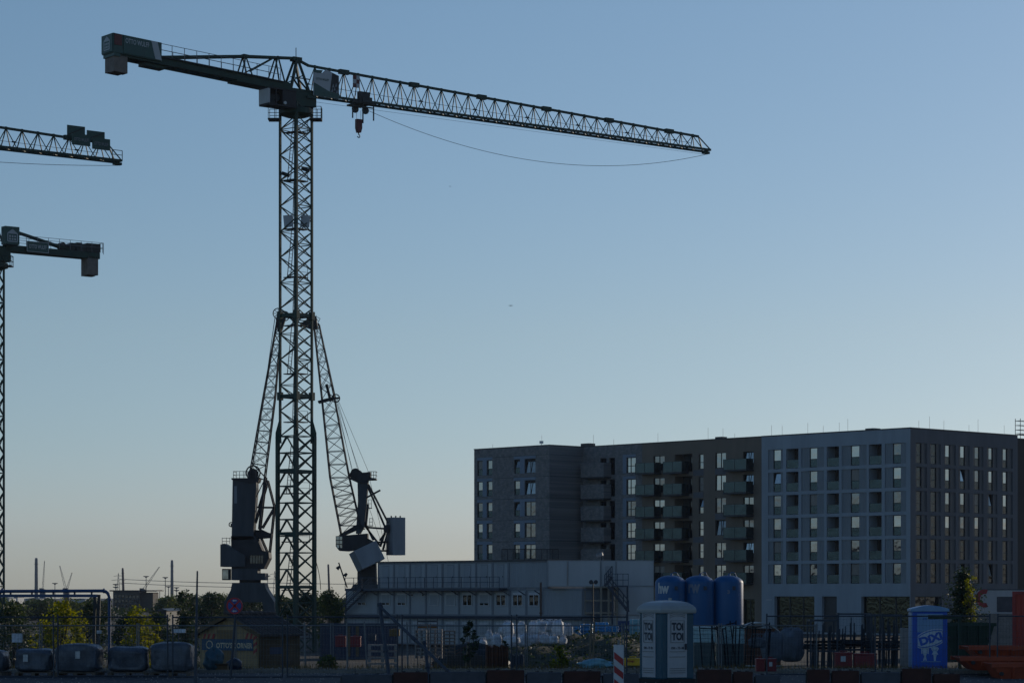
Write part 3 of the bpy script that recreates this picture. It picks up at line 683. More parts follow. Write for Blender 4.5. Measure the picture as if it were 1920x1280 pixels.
m = MB(); m.b(2.6, 2.75, -1.3, -.6, zj-.2, zj-.1); m.b(1.0, 1.9, -1.3, -.5, zj-.55, zj-.35); jbS(m, 'bracket', M_green, sb)
wq, rq = MB(), MB()
for i in range(2):
    for j in range(3): (wq if (i+j) % 2 else rq).b(5.2+i*.36, 5.56+i*.36, -1.2, -1.16, zj+.95+j*.36, zj+1.31+j*.36)
ck = jb(wq, 'chequer_board', M_sign_g, tcr); jb(rq, 'red_square', M_hookred, ck)
# trolley and hook block
xt = 6.6
m = MB(); m.b(xt-.75, xt+.75, -.75, .75, zj-.35, zj-.22); m.b(xt-.55, xt+.55, -.95, -.6, zj-.2, zj+.75); m.b(xt-1.2, xt+1.2, -.9, -.75, zj-.3, zj-.05); m.b(xt-.25, xt+.8, -1.0, -.92, zj-.2, zj+.3)
for x in (-.55, .55): m.disc((xt+x, -.3, zj-.75), .34, (0,1,0), .12, 16)
for x in (-1.1, 0, 1.15): m.bar((xt+x, -.7, zj-.3), (xt+x, -.7, zj-1.75+(.1 if x else -.25)), .09)
m.bar((xt-1.1, -.7, zj-.55), (xt+1.15, -.7, zj-.55), .1); tro = jb(m, 'trolley', M_dark, tcr)
m = MB(); m.tube((xt-.4,-.3,zj-.8), (xt-.4,-.3,zj-1.75), .018, 5); m.tube((xt+.05,-.3,zj-.8), (xt+.05,-.3,zj-1.75), .018, 5); jb(m, 'hoist_rope', M_rope, tro)
m = MB(); zh = zj-1.62; xh = xt-.18; m.prism([(xh-.27,-.48,zh), (xh+.27,-.48,zh), (xh+.27,-.48,zh-.78), (xh+.15,-.48,zh-1.18), (xh-.15,-.48,zh-1.18), (xh-.27,-.48,zh-.78)], (0,.36,0)); hk = jb(m, 'hook_block', M_hookred, tro)
m = MB(); m.tube((xh,-.3,zh-1.18), (xh,-.3,zh-1.36), .05, 8); m.path([(xh+.13*math.sin(t), -.3, zh-1.48+.13*math.cos(t)) for t in (k*.35 for k in range(14))], .045, 7); jb(m, 'hook', M_dark, hk)
# slack cables hanging along the mast
m = MB()
for px0, px1, y0, y1 in ((588, 594, 880, 945), (590, 602, 1040, 1105)):
    m.path([(px_x(px0+(px1-px0)*math.sin(q*1.57), D0)-px_x(555, D0), -.5, pz(y0+(y1-y0)*q, D0)+zo) for q in (k/8 for k in range(9))], .03, 5)
m.build('cable', M_black, tcr)

m = MB(); m.bar((-.1,0,zj+3.0), (1.25,0,zj+2.56), .2, .2); m.bar((0,-.3,zj+1.2), (1.2,-.5,zj), .12); m.bar((0,.3,zj+1.2), (1.2,.5,zj), .12); jb(m, 'jib_link', M_green, jo)
# --- second crane: mast at the left edge, short counter jib to the right
D2 = 272.0
t2 = thing('tower_crane', 'dark green tower crane cut off at left, its short ballast arm pointing right', 'crane', (px_x(-12, D2), D2, PIT))
JA2 = R(218); MJ = Matrix.Rotation(JA2, 4, 'Z'); z2 = pz(468, D2)-PIT
CLIMB[0] = 0
lg, br, ld, dk = mast_geo(0, z2-1.6, 1.5, .17, .1, 2.0, 'z', (), R(45)); um = lg.build('mast', M_green, t2); br.build('bracing', M_green, um); ld.build('ladder', M_galvd, um); dk.build('landing', M_dark, um)
crown_platform(t2, pz(500, D2)-PIT, 1.5, 0)
turned(slew_head, t2, z2, z2+3.0)
ch, br, ct = jib_geo(40, z2, 2.4, 1.2, 1.1); jo = jb(ch, 'jib', M_green, t2); jb(br, 'bracing', M_green, jo)
E = 12.1
m = MB()
for s in (-1, 1): m.b(-E, -1, s*.6-.15, s*.6+.15, z2-.1, z2+.55)
for i in range(9): m.b(-E+.4+i*1.3, -E+.6+i*1.3, -.5, .5, z2+.1, z2+.25)
cj = jb(m, 'counter_jib', M_green, t2)
m = railing(-E-.2, -2, .95, z2+.55); m2 = railing(-E-.2, -2, -.95, z2+.55); m.add(m2.v, m2.f)
for y in (-.95, 0, .95): m.bar((-E-.3, y, z2+.4), (-E-.3, y, z2+1.6), .045)
for q in (1.05, 1.6): m.bar((-E-.3,-.95,z2+q), (-E-.3,.95,z2+q), .045)
jb(m, 'railing', M_galv, cj)
m = MB()
for s in (-.4, .4): m.bar((-1.5, s*.5, z2+2.3), (-9, s, z2+.6), .14, .2)
jb(m, 'tie_bar', M_green, cj)
m = MB(); m.b(-E-.1, -E+1.5, -.7, .7, z2+.6, z2+1.5); m.b(-E+2, -E+2.6, -.5, .5, z2+.5, z2+1.5); m.tube((-E+3.2,-.5,z2+1), (-E+3.2,.5,z2+1), .4, 14); m.tube((-E+4.2,-.4,z2+1), (-E+4.2,.4,z2+1), .38, 14); jb(m, 'winch', M_dark, cj)
m = MB(); m.b(-E+.2, -E+1.45, -.75, -.05, z2-1.9, z2+.1); m.b(-E+.22, -E+1.45, .0, .75, z2-1.85, z2+.1); jb(m, 'counterweight', M_concb, t2)
CLIMB[0] = 0
m = MB(); m.b(-2.0, -.37, 1.0, 1.9, z2+.45, z2+2.3); sg = jb(m, 'sign_box', M_greend, t2)
m = MB(); house_logo(m, (-1.2, 1.91, z2+1.3), (-1,0,0), (0,0,1), 1.1); jb(m, 'emblem', M_sign_g, sg)
m = MB(); m.b(-5.8, -3.3, 1.0, 1.08, z2+.0, z2+1.05); sg = jb(m, 'sign_panel', M_greend, t2)
m = MB(); text(m, 'OTTO WULFF', 2.05, (-4.55, 1.09, z2+.55), (-1,0,0), (0,0,1), .02, .42)
for a, b in (((-5.8,z2),(-3.3,z2)), ((-5.8,z2+1.05),(-3.3,z2+1.05)), ((-5.8,z2),(-5.8,z2+1.05)), ((-3.3,z2),(-3.3,z2+1.05))): m.bar((a[0],1.07,a[1]), (b[0],1.07,b[1]), .06)
jb(m, 'lettering', M_sign_g, sg)

# --- third crane: only the jib reaches into the picture at the upper left
tipY = 233.0; t3x = px_x(222, tipY)-38.03; t3y = tipY-29.6
t3 = thing('tower_crane', 'tower crane jib at the upper left carrying four green sign boards', 'crane', (t3x, t3y, PIT))
MJ = Matrix.Rotation(JA, 4, 'Z'); z3 = pz(303, tipY)-PIT
lg, br, ld, dk = mast_geo(0, z3-1.6, 1.9, .17, .1, 2.0, 'z', (), R(45)); um = lg.build('mast', M_green, t3); br.build('bracing', M_green, um); ld.build('ladder', M_galvd, um)
turned(slew_head, t3, z3, z3+3.0)
ch, br, ct = jib_geo(L, z3, 2.75, 1.45, 1.15); jo = jb(ch, 'jib', M_green, t3); jb(br, 'bracing', M_green, jo); jb(ct, 'safety_line', M_rope, jo)
m = MB(); m.path([(10+(L-10)*q, 0, z3-.35-4.2*q*(1-q)) for q in (k/20 for k in range(21))], .022, 5); jb(m, 'hoist_rope', M_rope, jo)
m = MB()
for x, z in ((L-.9,.9),(L+.1,.9)): m.bar((x,-.5,z3), (x,-.5,z3+z), .05)
m.bar((L-.9,-.5,z3+.9), (L+.1,-.5,z3+.9), .05); m.bar((L-.9,-.5,z3+.5), (L+.1,-.5,z3+.5), .05); jb(m, 'railing', M_green, jo)
m = MB()
for s in (-1, 1): m.b(-16, -1, s*.6-.15, s*.6+.15, z3, z3+.6)
jb(m, 'counter_jib', M_green, t3); m = MB(); m.b(-16, -14.5, -.7, .7, z3-1.5, z3+.1); jb(m, 'counterweight', M_concb, t3)
def jx(px, t3x=t3x, t3y=t3y):
    r = (px-960)/F; return (r*t3y-t3x)/(math.cos(JA)-r*math.sin(JA))
for p0, p1, y0, y1, yy in ((124,157,234,254,.75), (161,194,244,262,.75), (137,171,254,275,-.75), (175,208,262,283,-.75)):
    sh = 9.7 if yy > 0 else -9.7; a, b = jx(p0+sh), jx(p1+sh); Yd = t3y+math.sin(JA)*(a+b)/2; m = MB(); m.b(a, b, yy-.05, yy+.05, pz(y1, Yd)-PIT, pz(y0, Yd)-PIT)
    sg = jb(m, 'sign_board', M_greend, t3)
    if yy < 0:
        m = MB(); text(m, 'OTTO WULFF', (b-a)*.8, ((a+b)/2, yy-.056, (pz(y1,Yd)+pz(y0,Yd))/2-PIT), (1,0,0), (0,0,1), .02, .3); jb(m, 'lettering', M_portl, sg)
    else:
        m = MB(); m.bar((a+.1,yy-.08,pz(y1,Yd)-PIT+.1), (b-.1,yy-.08,pz(y0,Yd)-PIT-.1), .07); jb(m, 'brace', M_dark, sg)

# ------------------------------------------------------------------ old harbour cranes on the quay
DH = 292.0
def hp(px, py, dy=0.0, D=DH): return Vector((px_x(px, D), D+dy, pz(py, D)))
def slab(mb, pts, y0, y1):                   # outline in the plane facing the camera, real depth y0..y1
    return mb.prism([hp(a, b, y0) for a, b in pts], (0, y1-y0, 0))
def boom(mb, br, A, B, n, wa, wb, r=.11, rb=.05):
    # two edge lines A (pixel list) and B; each edge is a pair of chords, wa..wb deep
    def at(Lp, q):
        k = min(int(q*(len(Lp)-1)), len(Lp)-2); f = q*(len(Lp)-1)-k; return (Lp[k][0]+(Lp[k+1][0]-Lp[k][0])*f, Lp[k][1]+(Lp[k+1][1]-Lp[k][1])*f)
    for i in range(n):
        q0, q1 = i/n, (i+1)/n; w0 = wa+(wb-wa)*q0; w1 = wa+(wb-wa)*q1
        for s in (-.5, .5):
            a0, a1, b0, b1 = hp(*at(A,q0), s*w0), hp(*at(A,q1), s*w1), hp(*at(B,q0), s*w0), hp(*at(B,q1), s*w1)
            mb.bar(a0, a1, r); mb.bar(b0, b1, r); br.bar(a0, b1, rb) if i % 2 else br.bar(b0, a1, rb)
            if s < 0: (br.bar(b0, a1, rb) if i % 2 else br.bar(a0, b1, rb))
            br.bar(a0, b0, rb)
        br.bar(hp(*at(A,q0), -.5*w0), hp(*at(A,q1), .5*w1), rb); br.bar(hp(*at(B,q0), -.5*w0), hp(*at(B,q1), .5*w1), rb)
h1 = thing('harbour_crane', 'old dark grey harbour crane left of the tower crane with its boom raised', 'crane', hp(468, 1115, 0)*1.0)
h1.location.z = PIT; ROOTM[h1.name] = Matrix.Translation(h1.location)
b_, r_ = MB(), MB(); boom(b_, r_, [(519,606),(494,745),(469,889)], [(528,606),(516,745),(497,894)], 14, .9, 1.7, .13, .065)
b_.bar(hp(469,889,-.85), hp(456,985,-.85), .22); b_.bar(hp(469,889,.85), hp(456,985,.85), .22); b_.bar(hp(498,894,-.85), hp(487,992,-.85), .24); b_.bar(hp(498,894,.85), hp(487,992,.85), .24)
r_.bar(hp(469,889,-.85), hp(497,900,-.85), .12); r_.bar(hp(456,985,-.8), hp(497,900,-.85), .1)
bo = b_.build('boom', M_portd, h1, True); r_.build('bracing', M_portd, bo, True)
m = MB(); m.ring(hp(522,588,-.3), .62, .1, (0,1,0), 18, .12); m.ring(hp(533,592,.3), .58, .1, (0,1,0), 18, .12)
for k in range(4): t = k*.785; m.bar(hp(522,588,-.3)+Vector((math.cos(t),0,math.sin(t)))*.6, hp(522,588,-.3)-Vector((math.cos(t),0,math.sin(t)))*.6, .06)
m.bar(hp(519,606,0), hp(522,588,-.3), .25); m.bar(hp(528,610,0), hp(533,592,.3), .3); slab(m, [(517,596),(536,598),(528,622),(521,622)], -.25, .25); m.build('sheave_head', M_portd, bo, True)
m = MB()
for dx in (0, 1): m.tube(hp(516,592,-.2+dx*.4), hp(475-dx*1,885,-.2+dx*.4), .02, 4)
m.tube(hp(534,598,.1), hp(480,885,.1), .016, 4); m.build('hoist_rope', M_rope, bo, True)
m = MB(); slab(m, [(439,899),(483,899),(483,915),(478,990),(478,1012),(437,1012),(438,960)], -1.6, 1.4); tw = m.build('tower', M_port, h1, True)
m = MB(); slab(m, [(442,912),(447,912),(447,944),(442,944)], -1.63, -1.6); m.build('pale_louvre', M_portl, tw, True)
m = MB(); slab(m, [(437,897),(488,897),(486,904),(470,907),(437,900)], -1.75, 1.6); pf = m.build('platform', M_portd, h1, True)
m = MB()
for px in (440.5,446,452,459,462,467,482,487): m.bar(hp(px,898,-1.6), hp(px,884,-1.6), .05)
for py in (884.5,891): m.bar(hp(440.5,py,-1.6), hp(468,py,-1.6), .05); m.bar(hp(440.5,py,-1.6), hp(440.5,py,1.4), .05)
m.build('railing', M_galvd, pf, True)
m = MB(); m.ring(hp(475,886,-.2), .85, .14, (0,1,0), 20, .2); m.disc(hp(475,888,-.2), .6, (0,1,0), .12, 16); slab(m, [(470,890),(481,888),(483,905),(468,905)], -.5, .3); m.build('sheave_wheel', M_portd, pf, True)
m = MB(); slab(m, [(433,981),(437,981),(438,985),(433,987)], -.4, 0); m.ring(hp(434,983,-.2), .3, .1, (0,1,0), 12, .15); m.build('hook_bracket', M_portd, tw, True)
# machine house
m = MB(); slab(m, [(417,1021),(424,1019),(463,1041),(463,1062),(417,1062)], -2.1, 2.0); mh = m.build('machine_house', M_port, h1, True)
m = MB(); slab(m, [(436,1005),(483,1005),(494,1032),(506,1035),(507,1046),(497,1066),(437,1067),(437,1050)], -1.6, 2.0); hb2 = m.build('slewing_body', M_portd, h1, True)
m = MB()
for i in range(5): slab(m, [(472+i*5,1041),(476+i*5,1041),(476+i*5,1056),(472+i*5,1056)], -1.66, -1.6)
m.build('engine_room_window', M_glassd, hb2, True)
m = MB(); m.bar(hp(420,1009,-1.8), hp(436,1009,-1.8), .05); m.bar(hp(420,1015,-1.8), hp(434,1015,-1.8), .05)
for px in (420,428,434): m.bar(hp(px,1020,-1.8), hp(px,1008,-1.8), .05)
m.build('railing', M_galvd, mh, True)
m = MB(); slab(m, [(420,1066),(434,1066),(434,1087),(420,1087)], -2.0, -.4); cb = m.build('operator_cabin', M_portd, h1, True)
m = MB(); slab(m, [(421,1068),(431.5,1068),(431.5,1085),(421,1085)], -2.05, -2.0); m.build('cabin_window', glass_mat('cabin_glass', (.22,.24,.26)), cb, True)
m = MB(); slab(m, [(437,1066),(486,1066),(486,1074),(500,1074),(500,1087),(437,1087)], -1.8, 1.8); m.build('slewing_platform', M_port, h1, True)
m = MB(); c = hp(469,1090,0); m.tube(hp(469,1095,0), hp(469,1085,0), 1.2, 20); m.build('slewing_ring', M_portd, h1, True)
m = MB(); slab(m, [(439,1092),(499,1092),(501,1102),(517,1128),(424,1128),(436,1106)], -2.0, 2.0)
zb = PIT; m.prism([hp(424,1128,-2), hp(450,1128,-2), Vector((hp(438,0).x, DH-2, zb)), Vector((hp(419,0).x, DH-2, zb))], (0,4,0)); m.prism([hp(495,1128,-2), hp(517,1128,-2), Vector((hp(523,0).x, DH-2, zb)), Vector((hp(505,0).x, DH-2, zb))], (0,4,0)); m.build('portal_base', M_port, h1, True)
# luffing link on the right
m = MB()
for s in (-.8, .8):
    for a, b in (((502,900),(515,951)), ((515,951),(506,1035)), ((515,951),(483,951)), ((515,951),(492,990)), ((487,992),(508,1002)), ((490,1008),(502,1036)), ((486,951),(500,905)), ((479,980),(500,910))): m.bar(hp(*a,s), hp(*b,s), .17)
slab(m, [(478,993),(490,994),(511,1000),(508,1008),(480,1010)], -.7, .7); m.build('luffing_link', M_portd, h1, True)

h2 = thing('harbour_crane', 'old harbour crane right of the tower crane with a hanging block counterweight', 'crane', (hp(688,0).x, DH, PIT))
b_, r_ = MB(), MB(); boom(b_, r_, [(589,612),(604,750),(619,895),(640,1003)], [(598,607),(627,745),(655,895),(676,985)], 18, 1.3, 2.0, .14, .065)
bo = b_.build('boom', M_portd, h2, True); r_.build('bracing', M_portd, bo, True)
m = MB(); slab(m, [(563,608),(578,598),(586,592),(594,597),(596,616),(586,618),(572,613)], -.6, .6); m.ring(hp(586,600,-.7), .55, .12, (0,1,0), 16, .15)
for a, b in (((588,592),(601,598)), ((601,598),(597,606)), ((590,594),(598,603)), ((594,592),(592,602))): m.bar(hp(*a,-.5), hp(*b,-.5), .05)
m.build('sheave_head', M_portd, bo, True)
m = MB(); m.bar(hp(597,754,-.6), hp(628,746,-.6), .25); m.bar(hp(597,754,.6), hp(628,746,.6), .25); m.ring(hp(630,747,-.4), .5, .12, (0,1,0), 16, .15); m.bar(hp(622,748,-.4), hp(637,746,-.4), .2); m.bar(hp(612,720,0), hp(620,752,0), .3); m.build('mid_sheave', M_portd, bo, True)
m = MB()
for a, b, s in (((598,610),(629,745),.2), ((632,745),(690,882),0), ((632,747),(671,880),-.3), ((630,750),(673,882),.3), ((628,750),(661,880),-.2), ((600,612),(660,884),.4), ((690,884),(729,1056),.1), ((688,940),(716,1020),.2)): m.tube(hp(*a,s), hp(*b,s), .02, 4)
m.build('rope', M_rope, bo, True)
m = MB(); slab(m, [(671,900),(691,900),(688,940),(684,986),(676,1000),(668,1000),(672,940)], -.9, .9); tw = m.build('tower', M_port, h2, True)
m = MB(); slab(m, [(671,893),(706,897),(706,899.5),(690,900),(690,905),(672,905),(657,898),(657,896)], -1.2, 1.2); pf = m.build('platform', M_portd, h2, True)
m = MB()
for px in (697,701.5,706): m.bar(hp(px,898,-1.1), hp(px,884.5,-1.1), .06)
for py in (884.5,891): m.bar(hp(690,py,-1.1), hp(706,py,-1.1), .06); m.bar(hp(706,py,-1.1), hp(706,py,1.1), .06)
m.build('railing', M_galvd, pf, True)
m = MB(); m.tube(hp(667,887,-.6), hp(667,887,.6), .55, 16); slab(m, [(664,882),(676,882),(680,886),(695,885),(695,897),(666,896)], -.8, .8); m.tube(hp(661,890,-.4), hp(661,890,.4), .35, 12); m.build('winch', M_portd, pf, True)
m = MB()
for s in (-.7, .7):
    for a, b in (((688,908),(723,990)), ((691,908),(728,980)), ((686,988),(726,991)), ((724,991),(713,1024)), ((729,991),(718,1030)), ((682,975),(700,1012)), ((690,945),(686,985)), ((722,1000),(712,1013)), ((706,1016),(728,1016)), ((714,1032),(729,1032)), ((684,985),(714,1024))): m.bar(hp(*a,s), hp(*b,s), .18)
m.bar(hp(688,933,-.9), hp(714,919,-.9), .2); slab(m, [(720,985),(729,983),(730,996),(720,996)], -.9, .9)
slab(m, [(636,1003),(668,984),(680,984),(684,992),(672,992),(640,1006)], -1.0, 1.0); m.build('rear_stay', M_portd, h2, True)
for (x0, x1, y0, y1) in ((688,698,939,952), (690,700,974,985)):
    m = MB(); slab(m, [(x0,y1),(x1,y1),(x1,y1+1.2),(x0,y1+1.2)], -1.2, -.2)
    for px in (x0+4, x1-.5): m.bar(hp(px,y1,-1.15), hp(px,y0-2,-1.15), .05)
    for py in (y0-2, (y0+y1)/2-1): m.bar(hp(x0+3,py,-1.15), hp(x1,py,-1.15), .05)
    m.build('side_landing', M_galvd, tw, True)
# hanging block counterweight, turned so that two faces show
Mx = Matrix.Translation(hp(740,0,0)*1.0); cxw = hp(742,1005,0)
m = MB(); m.b(-.8, .8, -.75, .75, -2.1, 2.1); m.xf(Matrix.Translation(cxw) @ Matrix.Rotation(R(33), 4, 'Z')); cw = m.build('counterweight', M_portl, h2, True)
m = MB()
for i in (-.5, 0, .5): m.bar(cxw+Vector((i,0,2.1)), cxw+Vector((i,0,2.3)), .15)
m.build('lifting_eye', M_portd, cw, True)
m = MB(); slab(m, [(631,1005),(690,1000),(690,1035),(668,1031),(653,1033),(637,1032),(631,1024)], -1.3, 1.3); cb = m.build('operator_cabin', M_portd, h2, True)
m = MB()
for i in range(2):
    for j in range(3): slab(m, [(632+i*6,1006+j*7.5),(637+i*6,1006+j*7.5),(637+i*6,1012+j*7.5),(632+i*6+j//2*2,1012+j*7.5)], -1.36, -1.3)
m.build('cabin_window', MATS['cabin_glass'], cb, True)
cc = hp(690,1043,-2.2); m = MB(); m.b(-1.45, 1.45, -1.0, 1.0, -1.12, 1.12); m.xf(Matrix.Translation(cc) @ Matrix.Rotation(R(-26), 4, 'Y') @ Matrix.Rotation(R(22), 4, 'Z')); mh = m.build('machine_house', M_portl, h2, True, bevel=.04)
m = MB(); slab(m, [(672,1000),(704,1016),(706,1095),(671,1095)], -1.2, 1.6); m.build('slewing_body', M_portd, h2, True)
m = MB(); slab(m, [(664,1095),(714,1095),(728,1128),(650,1128)], -2, 2)
m.prism([hp(650,1128,-2), hp(672,1128,-2), Vector((hp(662,0).x, DH-2, zb)), Vector((hp(645,0).x, DH-2, zb))], (0,4,0)); m.prism([hp(706,1128,-2), hp(728,1128,-2), Vector((hp(733,0).x, DH-2, zb)), Vector((hp(716,0).x, DH-2, zb))], (0,4,0)); m.build('portal_base', M_port, h2, True)

# ------------------------------------------------------------------ container offices
M_cont = pm('white_container_panel', (.33, .355, .38), .55, 0, .14, .7, streak=True); M_contw = pm('bright_white_container_panel', (.43, .45, .47), .55, 0, .10, .6, streak=True)
M_contg = corr_mat('ribbed_container_panel', (.26, .29, .325), .25)
M_cframe = pm('container_frame_grey', (.18, .20, .23), .55, 0, .12, 1)
M_shut = corr_mat('roller_shutter', (.36, .385, .41), .06, .5, 2)
M_navy = pm('dark_blue_steel', (.03, .045, .075), .5, 0, .15)
ZA, ZB_, ZCt = 5.69, 3.12, .52
FC = Fac(px_x(708, 260), 260.0, R(-45), 1)
assert FC.n.x < 0 and FC.n.y < 0
RZ = R(-45)
def container(label, u0, u1, z0, z1, style, group, depth=6.0, fc=FC, rz=RZ, h=2.5):
    p = fc.pt(u0, z0); t = thing('site_container', label, 'container', p, rz, group); wd = u1-u0; H = z1-z0
    m = MB(); m.b(.1, wd-.1, .05, depth-.05, .12, H-.12); body = m.build('wall_panel', M_contg if style == 'long' else M_cont, t)
    m = MB()
    for x in (0.004, wd-.124): 
        for y in (0, depth-.12): m.b(x, x+.12, y, y+.12, .14, H-.16)
    for z0_, z1_ in ((.002, .14), (H-.16, H-.002)):
        m.b(.004, wd-.004, 0, .12, z0_, z1_); m.b(.004, wd-.004, depth-.12, depth, z0_, z1_); m.b(.004, .124, .12, depth-.12, z0_, z1_); m.b(wd-.124, wd-.004, .12, depth-.12, z0_, z1_)
    m.build('frame', M_cframe, t)
    c = wd/2
    if style in ('shutter', 'window', 'gap'):
        a, b = c-.66, c+.66; zl, zh = .95, 2.2
        fr = MB(); fr.b(a, a+.07, -.02, .05, zl, zh); fr.b(b-.07, b, -.02, .05, zl, zh); fr.b(a+.07, b-.07, -.02, .05, zl, zl+.07); fr.b(a+.07, b-.07, -.02, .05, zh-.22, zh); fr.b(c-.04, c+.04, -.02, .05, zl+.07, zh-.22)
        fo = fr.build('window', M_framel, t)
        MB().quad((a+.07,.04,zl+.07), (b-.07,.04,zl+.07), (b-.07,.04,zh-.22), (a+.07,.04,zh-.22)).build('pane', M_glassd, fo)
        if style != 'window':
            s = MB(); s.b(a+.075, b-.075, -.03, .0, zl+(.26 if style == 'gap' else .08), zh-.2); s.build('roller_shutter', M_shut, fo)
    if style == 'door':
        m = MB(); m.b(c-.46, c+.46, .0, .06, .14, 2.2); d = m.build('door', M_shut, t); m = MB(); m.b(c+.34, c+.38, -.05, .0, 1.05, 1.2); m.build('handle', M_dark, d)
        m = MB(); m.b(c-.5, c+.5, .03, .055, 2.24, 2.3); m.build('door_drip_edge', M_cframe, t)
    if style == 'toilet':
        for x in (.22, wd-.52):
            m = MB(); m.b(x, x+.3, -.01, .06, 1.85, 2.15); fo = m.build('window', M_framel, t); MB().b(x+.05, x+.25, -.02, -.011, 1.9, 2.1).build('pane', M_glassd, fo)
    return t
ORD = ['first','second','third','fourth','fifth','sixth','seventh','eighth','ninth','tenth','eleventh','twelfth']
ub = [FC.u(p) for p in (708,738,768,798,829,860,892,923,953,1027)]
for i in range(8):
    container('white upper-storey container with closed door behind the gallery railing, %s from left' % ORD[i], ub[i], ub[i+1], ZB_, ZA, 'door', 'stacked office containers')
container('long blank grey container side on the upper storey right of the gallery railing', ub[8], ub[9], ZB_, ZA, 'long', 'stacked office containers')
ul = [FC.u(p) for p in (648,708,738,768,798,829,860,892,923,955,986,1016,1092)]
sty = ['gap','gap','gap','toilet','shutter','shutter','window','gap','window','window','window','long']
des = ['wide white end container behind the left stairs on the middle storey', 'white middle-storey container with almost closed shutter, next right of the stairs', 'white middle-storey container with almost closed shutter, left of the one with two tiny windows', 'white sanitary container with two tiny high windows on the middle storey',
       'white middle-storey container with fully closed shutter, right beside the dark gap and tiny windows', 'white middle-storey container with fully closed shutter, left of the first clear window', 'white middle-storey container whose clear window stands between two shuttered ones', 'white middle-storey container with a slit under its shutter, between two clear windows',
       'white middle-storey container with clear window, right of the slit shutter', 'middle one of three clear-windowed white containers in a row, middle storey', 'white middle-storey container with clear window beside the brown standpipe', 'long blue-grey blank container on the middle storey beside the beige stair frame']
for i in range(12): container(des[i], ul[i], ul[i+1]-.003, ZCt, ZB_-.03, sty[i], 'stacked office containers', depth=6.0 if i else 6.1)
for i in range(12): container('pale ground-floor container under the dark blue beam, %s from the left' % ORD[i], ul[i], ul[i+1]-.003, PIT+.2, ZCt-.17, 'shutter' if i not in (0, 11) else 'long', 'ground floor office containers')
m = MB(); FC.box(m, ul[0]-.6, ul[-1], ZCt-.16, ZCt-.01, -6.1, .35); FC.box(m, ul[0]-.6, ul[-1]-.01, ZCt-.30, ZCt-.17, .12, .3); tag(m.build('support_beam', M_navy), 'long dark blue steel beam under the middle row of containers', 'beam')
m = MB(); FC.box(m, ub[0]-.2, ub[9]+.05, ZA+.005, ZA+.13, -6.1, .12); tag(m.build('flat_roof', M_roof), 'thin dark flat roof over the upper container row', 'roof')
# gallery with railing
gal = thing('gallery', 'steel access gallery with thin railing along the upper container doors', 'gallery', FC.pt(FC.u(668), ZB_))
m = MB(); u0, u1 = FC.u(664), FC.u(953); FC.box(m, u0, u1, ZB_-.06, ZB_+.04, .13, 1.25); FC.box(m, u0, u1, ZB_-.2, ZB_-.062, 1.1, 1.25); m.build('deck', M_navy, gal, True)
m = MB(); n = 17
for i in range(n+1): u = u0+(u1-u0)*i/n; m.bar(FC.pt(u, ZB_+.04, 1.2), FC.pt(u, ZB_+1.12, 1.2), .06)
for q in (.6, 1.1): m.bar(FC.pt(u0, ZB_+q, 1.2), FC.pt(u1, ZB_+q, 1.2), .05)
for q in (.6, 1.1): m.bar(FC.pt(u0, ZB_+q, .1), FC.pt(u0, ZB_+q, 1.2), .05)
m.build('railing', M_navy, gal, True)
for i in range(1, 12):
    m = MB(); u = ul[i]; m.bar(FC.pt(u, ZB_-.62, .06), FC.pt(u, ZB_-.2, 1.0), .07); m.build('bracket', M_navy, gal, True)
def stair(label, p0, p1, width, matr, rail=True, n=14):
    t = thing('steel_stairs', label, 'stairs', p0); p0, p1 = Vector(p0), Vector(p1); d = p1-p0; s = Vector((-d.y, d.x, 0)).normalized()*width
    m = MB()
    for o in (Vector(), s): m.bar(p0+o, p1+o, .06, .22)
    m.build('stringer', matr, t, True); m = MB()
    for i in range(n): q = p0+d*((i+.5)/n); m.prism([q, q+s, q+s+Vector((d.x,d.y,0)).normalized()*.24, q+Vector((d.x,d.y,0)).normalized()*.24], (0,0,.04))
    m.build('tread', matr, t, True); m = MB()
    for o in (Vector(), s):
        m.bar(p0+o+Vector((0,0,1)), p1+o+Vector((0,0,1)), .05); m.bar(p0+o+Vector((0,0,.55)), p1+o+Vector((0,0,.55)), .04)
        for i in range(5): q = p0+o+d*(i/4); m.bar(q, q+Vector((0,0,1)), .05)
    m.build('handrail', matr, t, True); return t
us0, us1 = FC.u(640), FC.u(697)
stair('dark steel stairs climbing to the gallery at the left end of the containers', FC.pt(us0, ZCt-.3, 1.4), FC.pt(us1, ZB_, 1.4), 1.0, M_navy)
# two floodlights on a leaning pole at the gallery corner
fl = thing('floodlight_mast', 'leaning dark pole with two floodlights at the left end of the gallery', 'floodlight', FC.pt(FC.u(652), ZB_, 1.2))
a = P(651, 1101, 262); b = P(635, 1054, 262); m = MB(); m.bar(a, b, .13); m.build('pole', M_dark, fl, True)
for px, py in ((634,1064), (648,1077)):
    m = MB(); c = P(px, py, 261.9); m.tube(c+Vector((-.12,0,-.12)), c+Vector((.14,0,.14)), .2, 10, .12); m.build('floodlight', M_dark, fl, True)
m = MB(); q = FC.pt(FC.u(672), ZB_+.04, .5); 
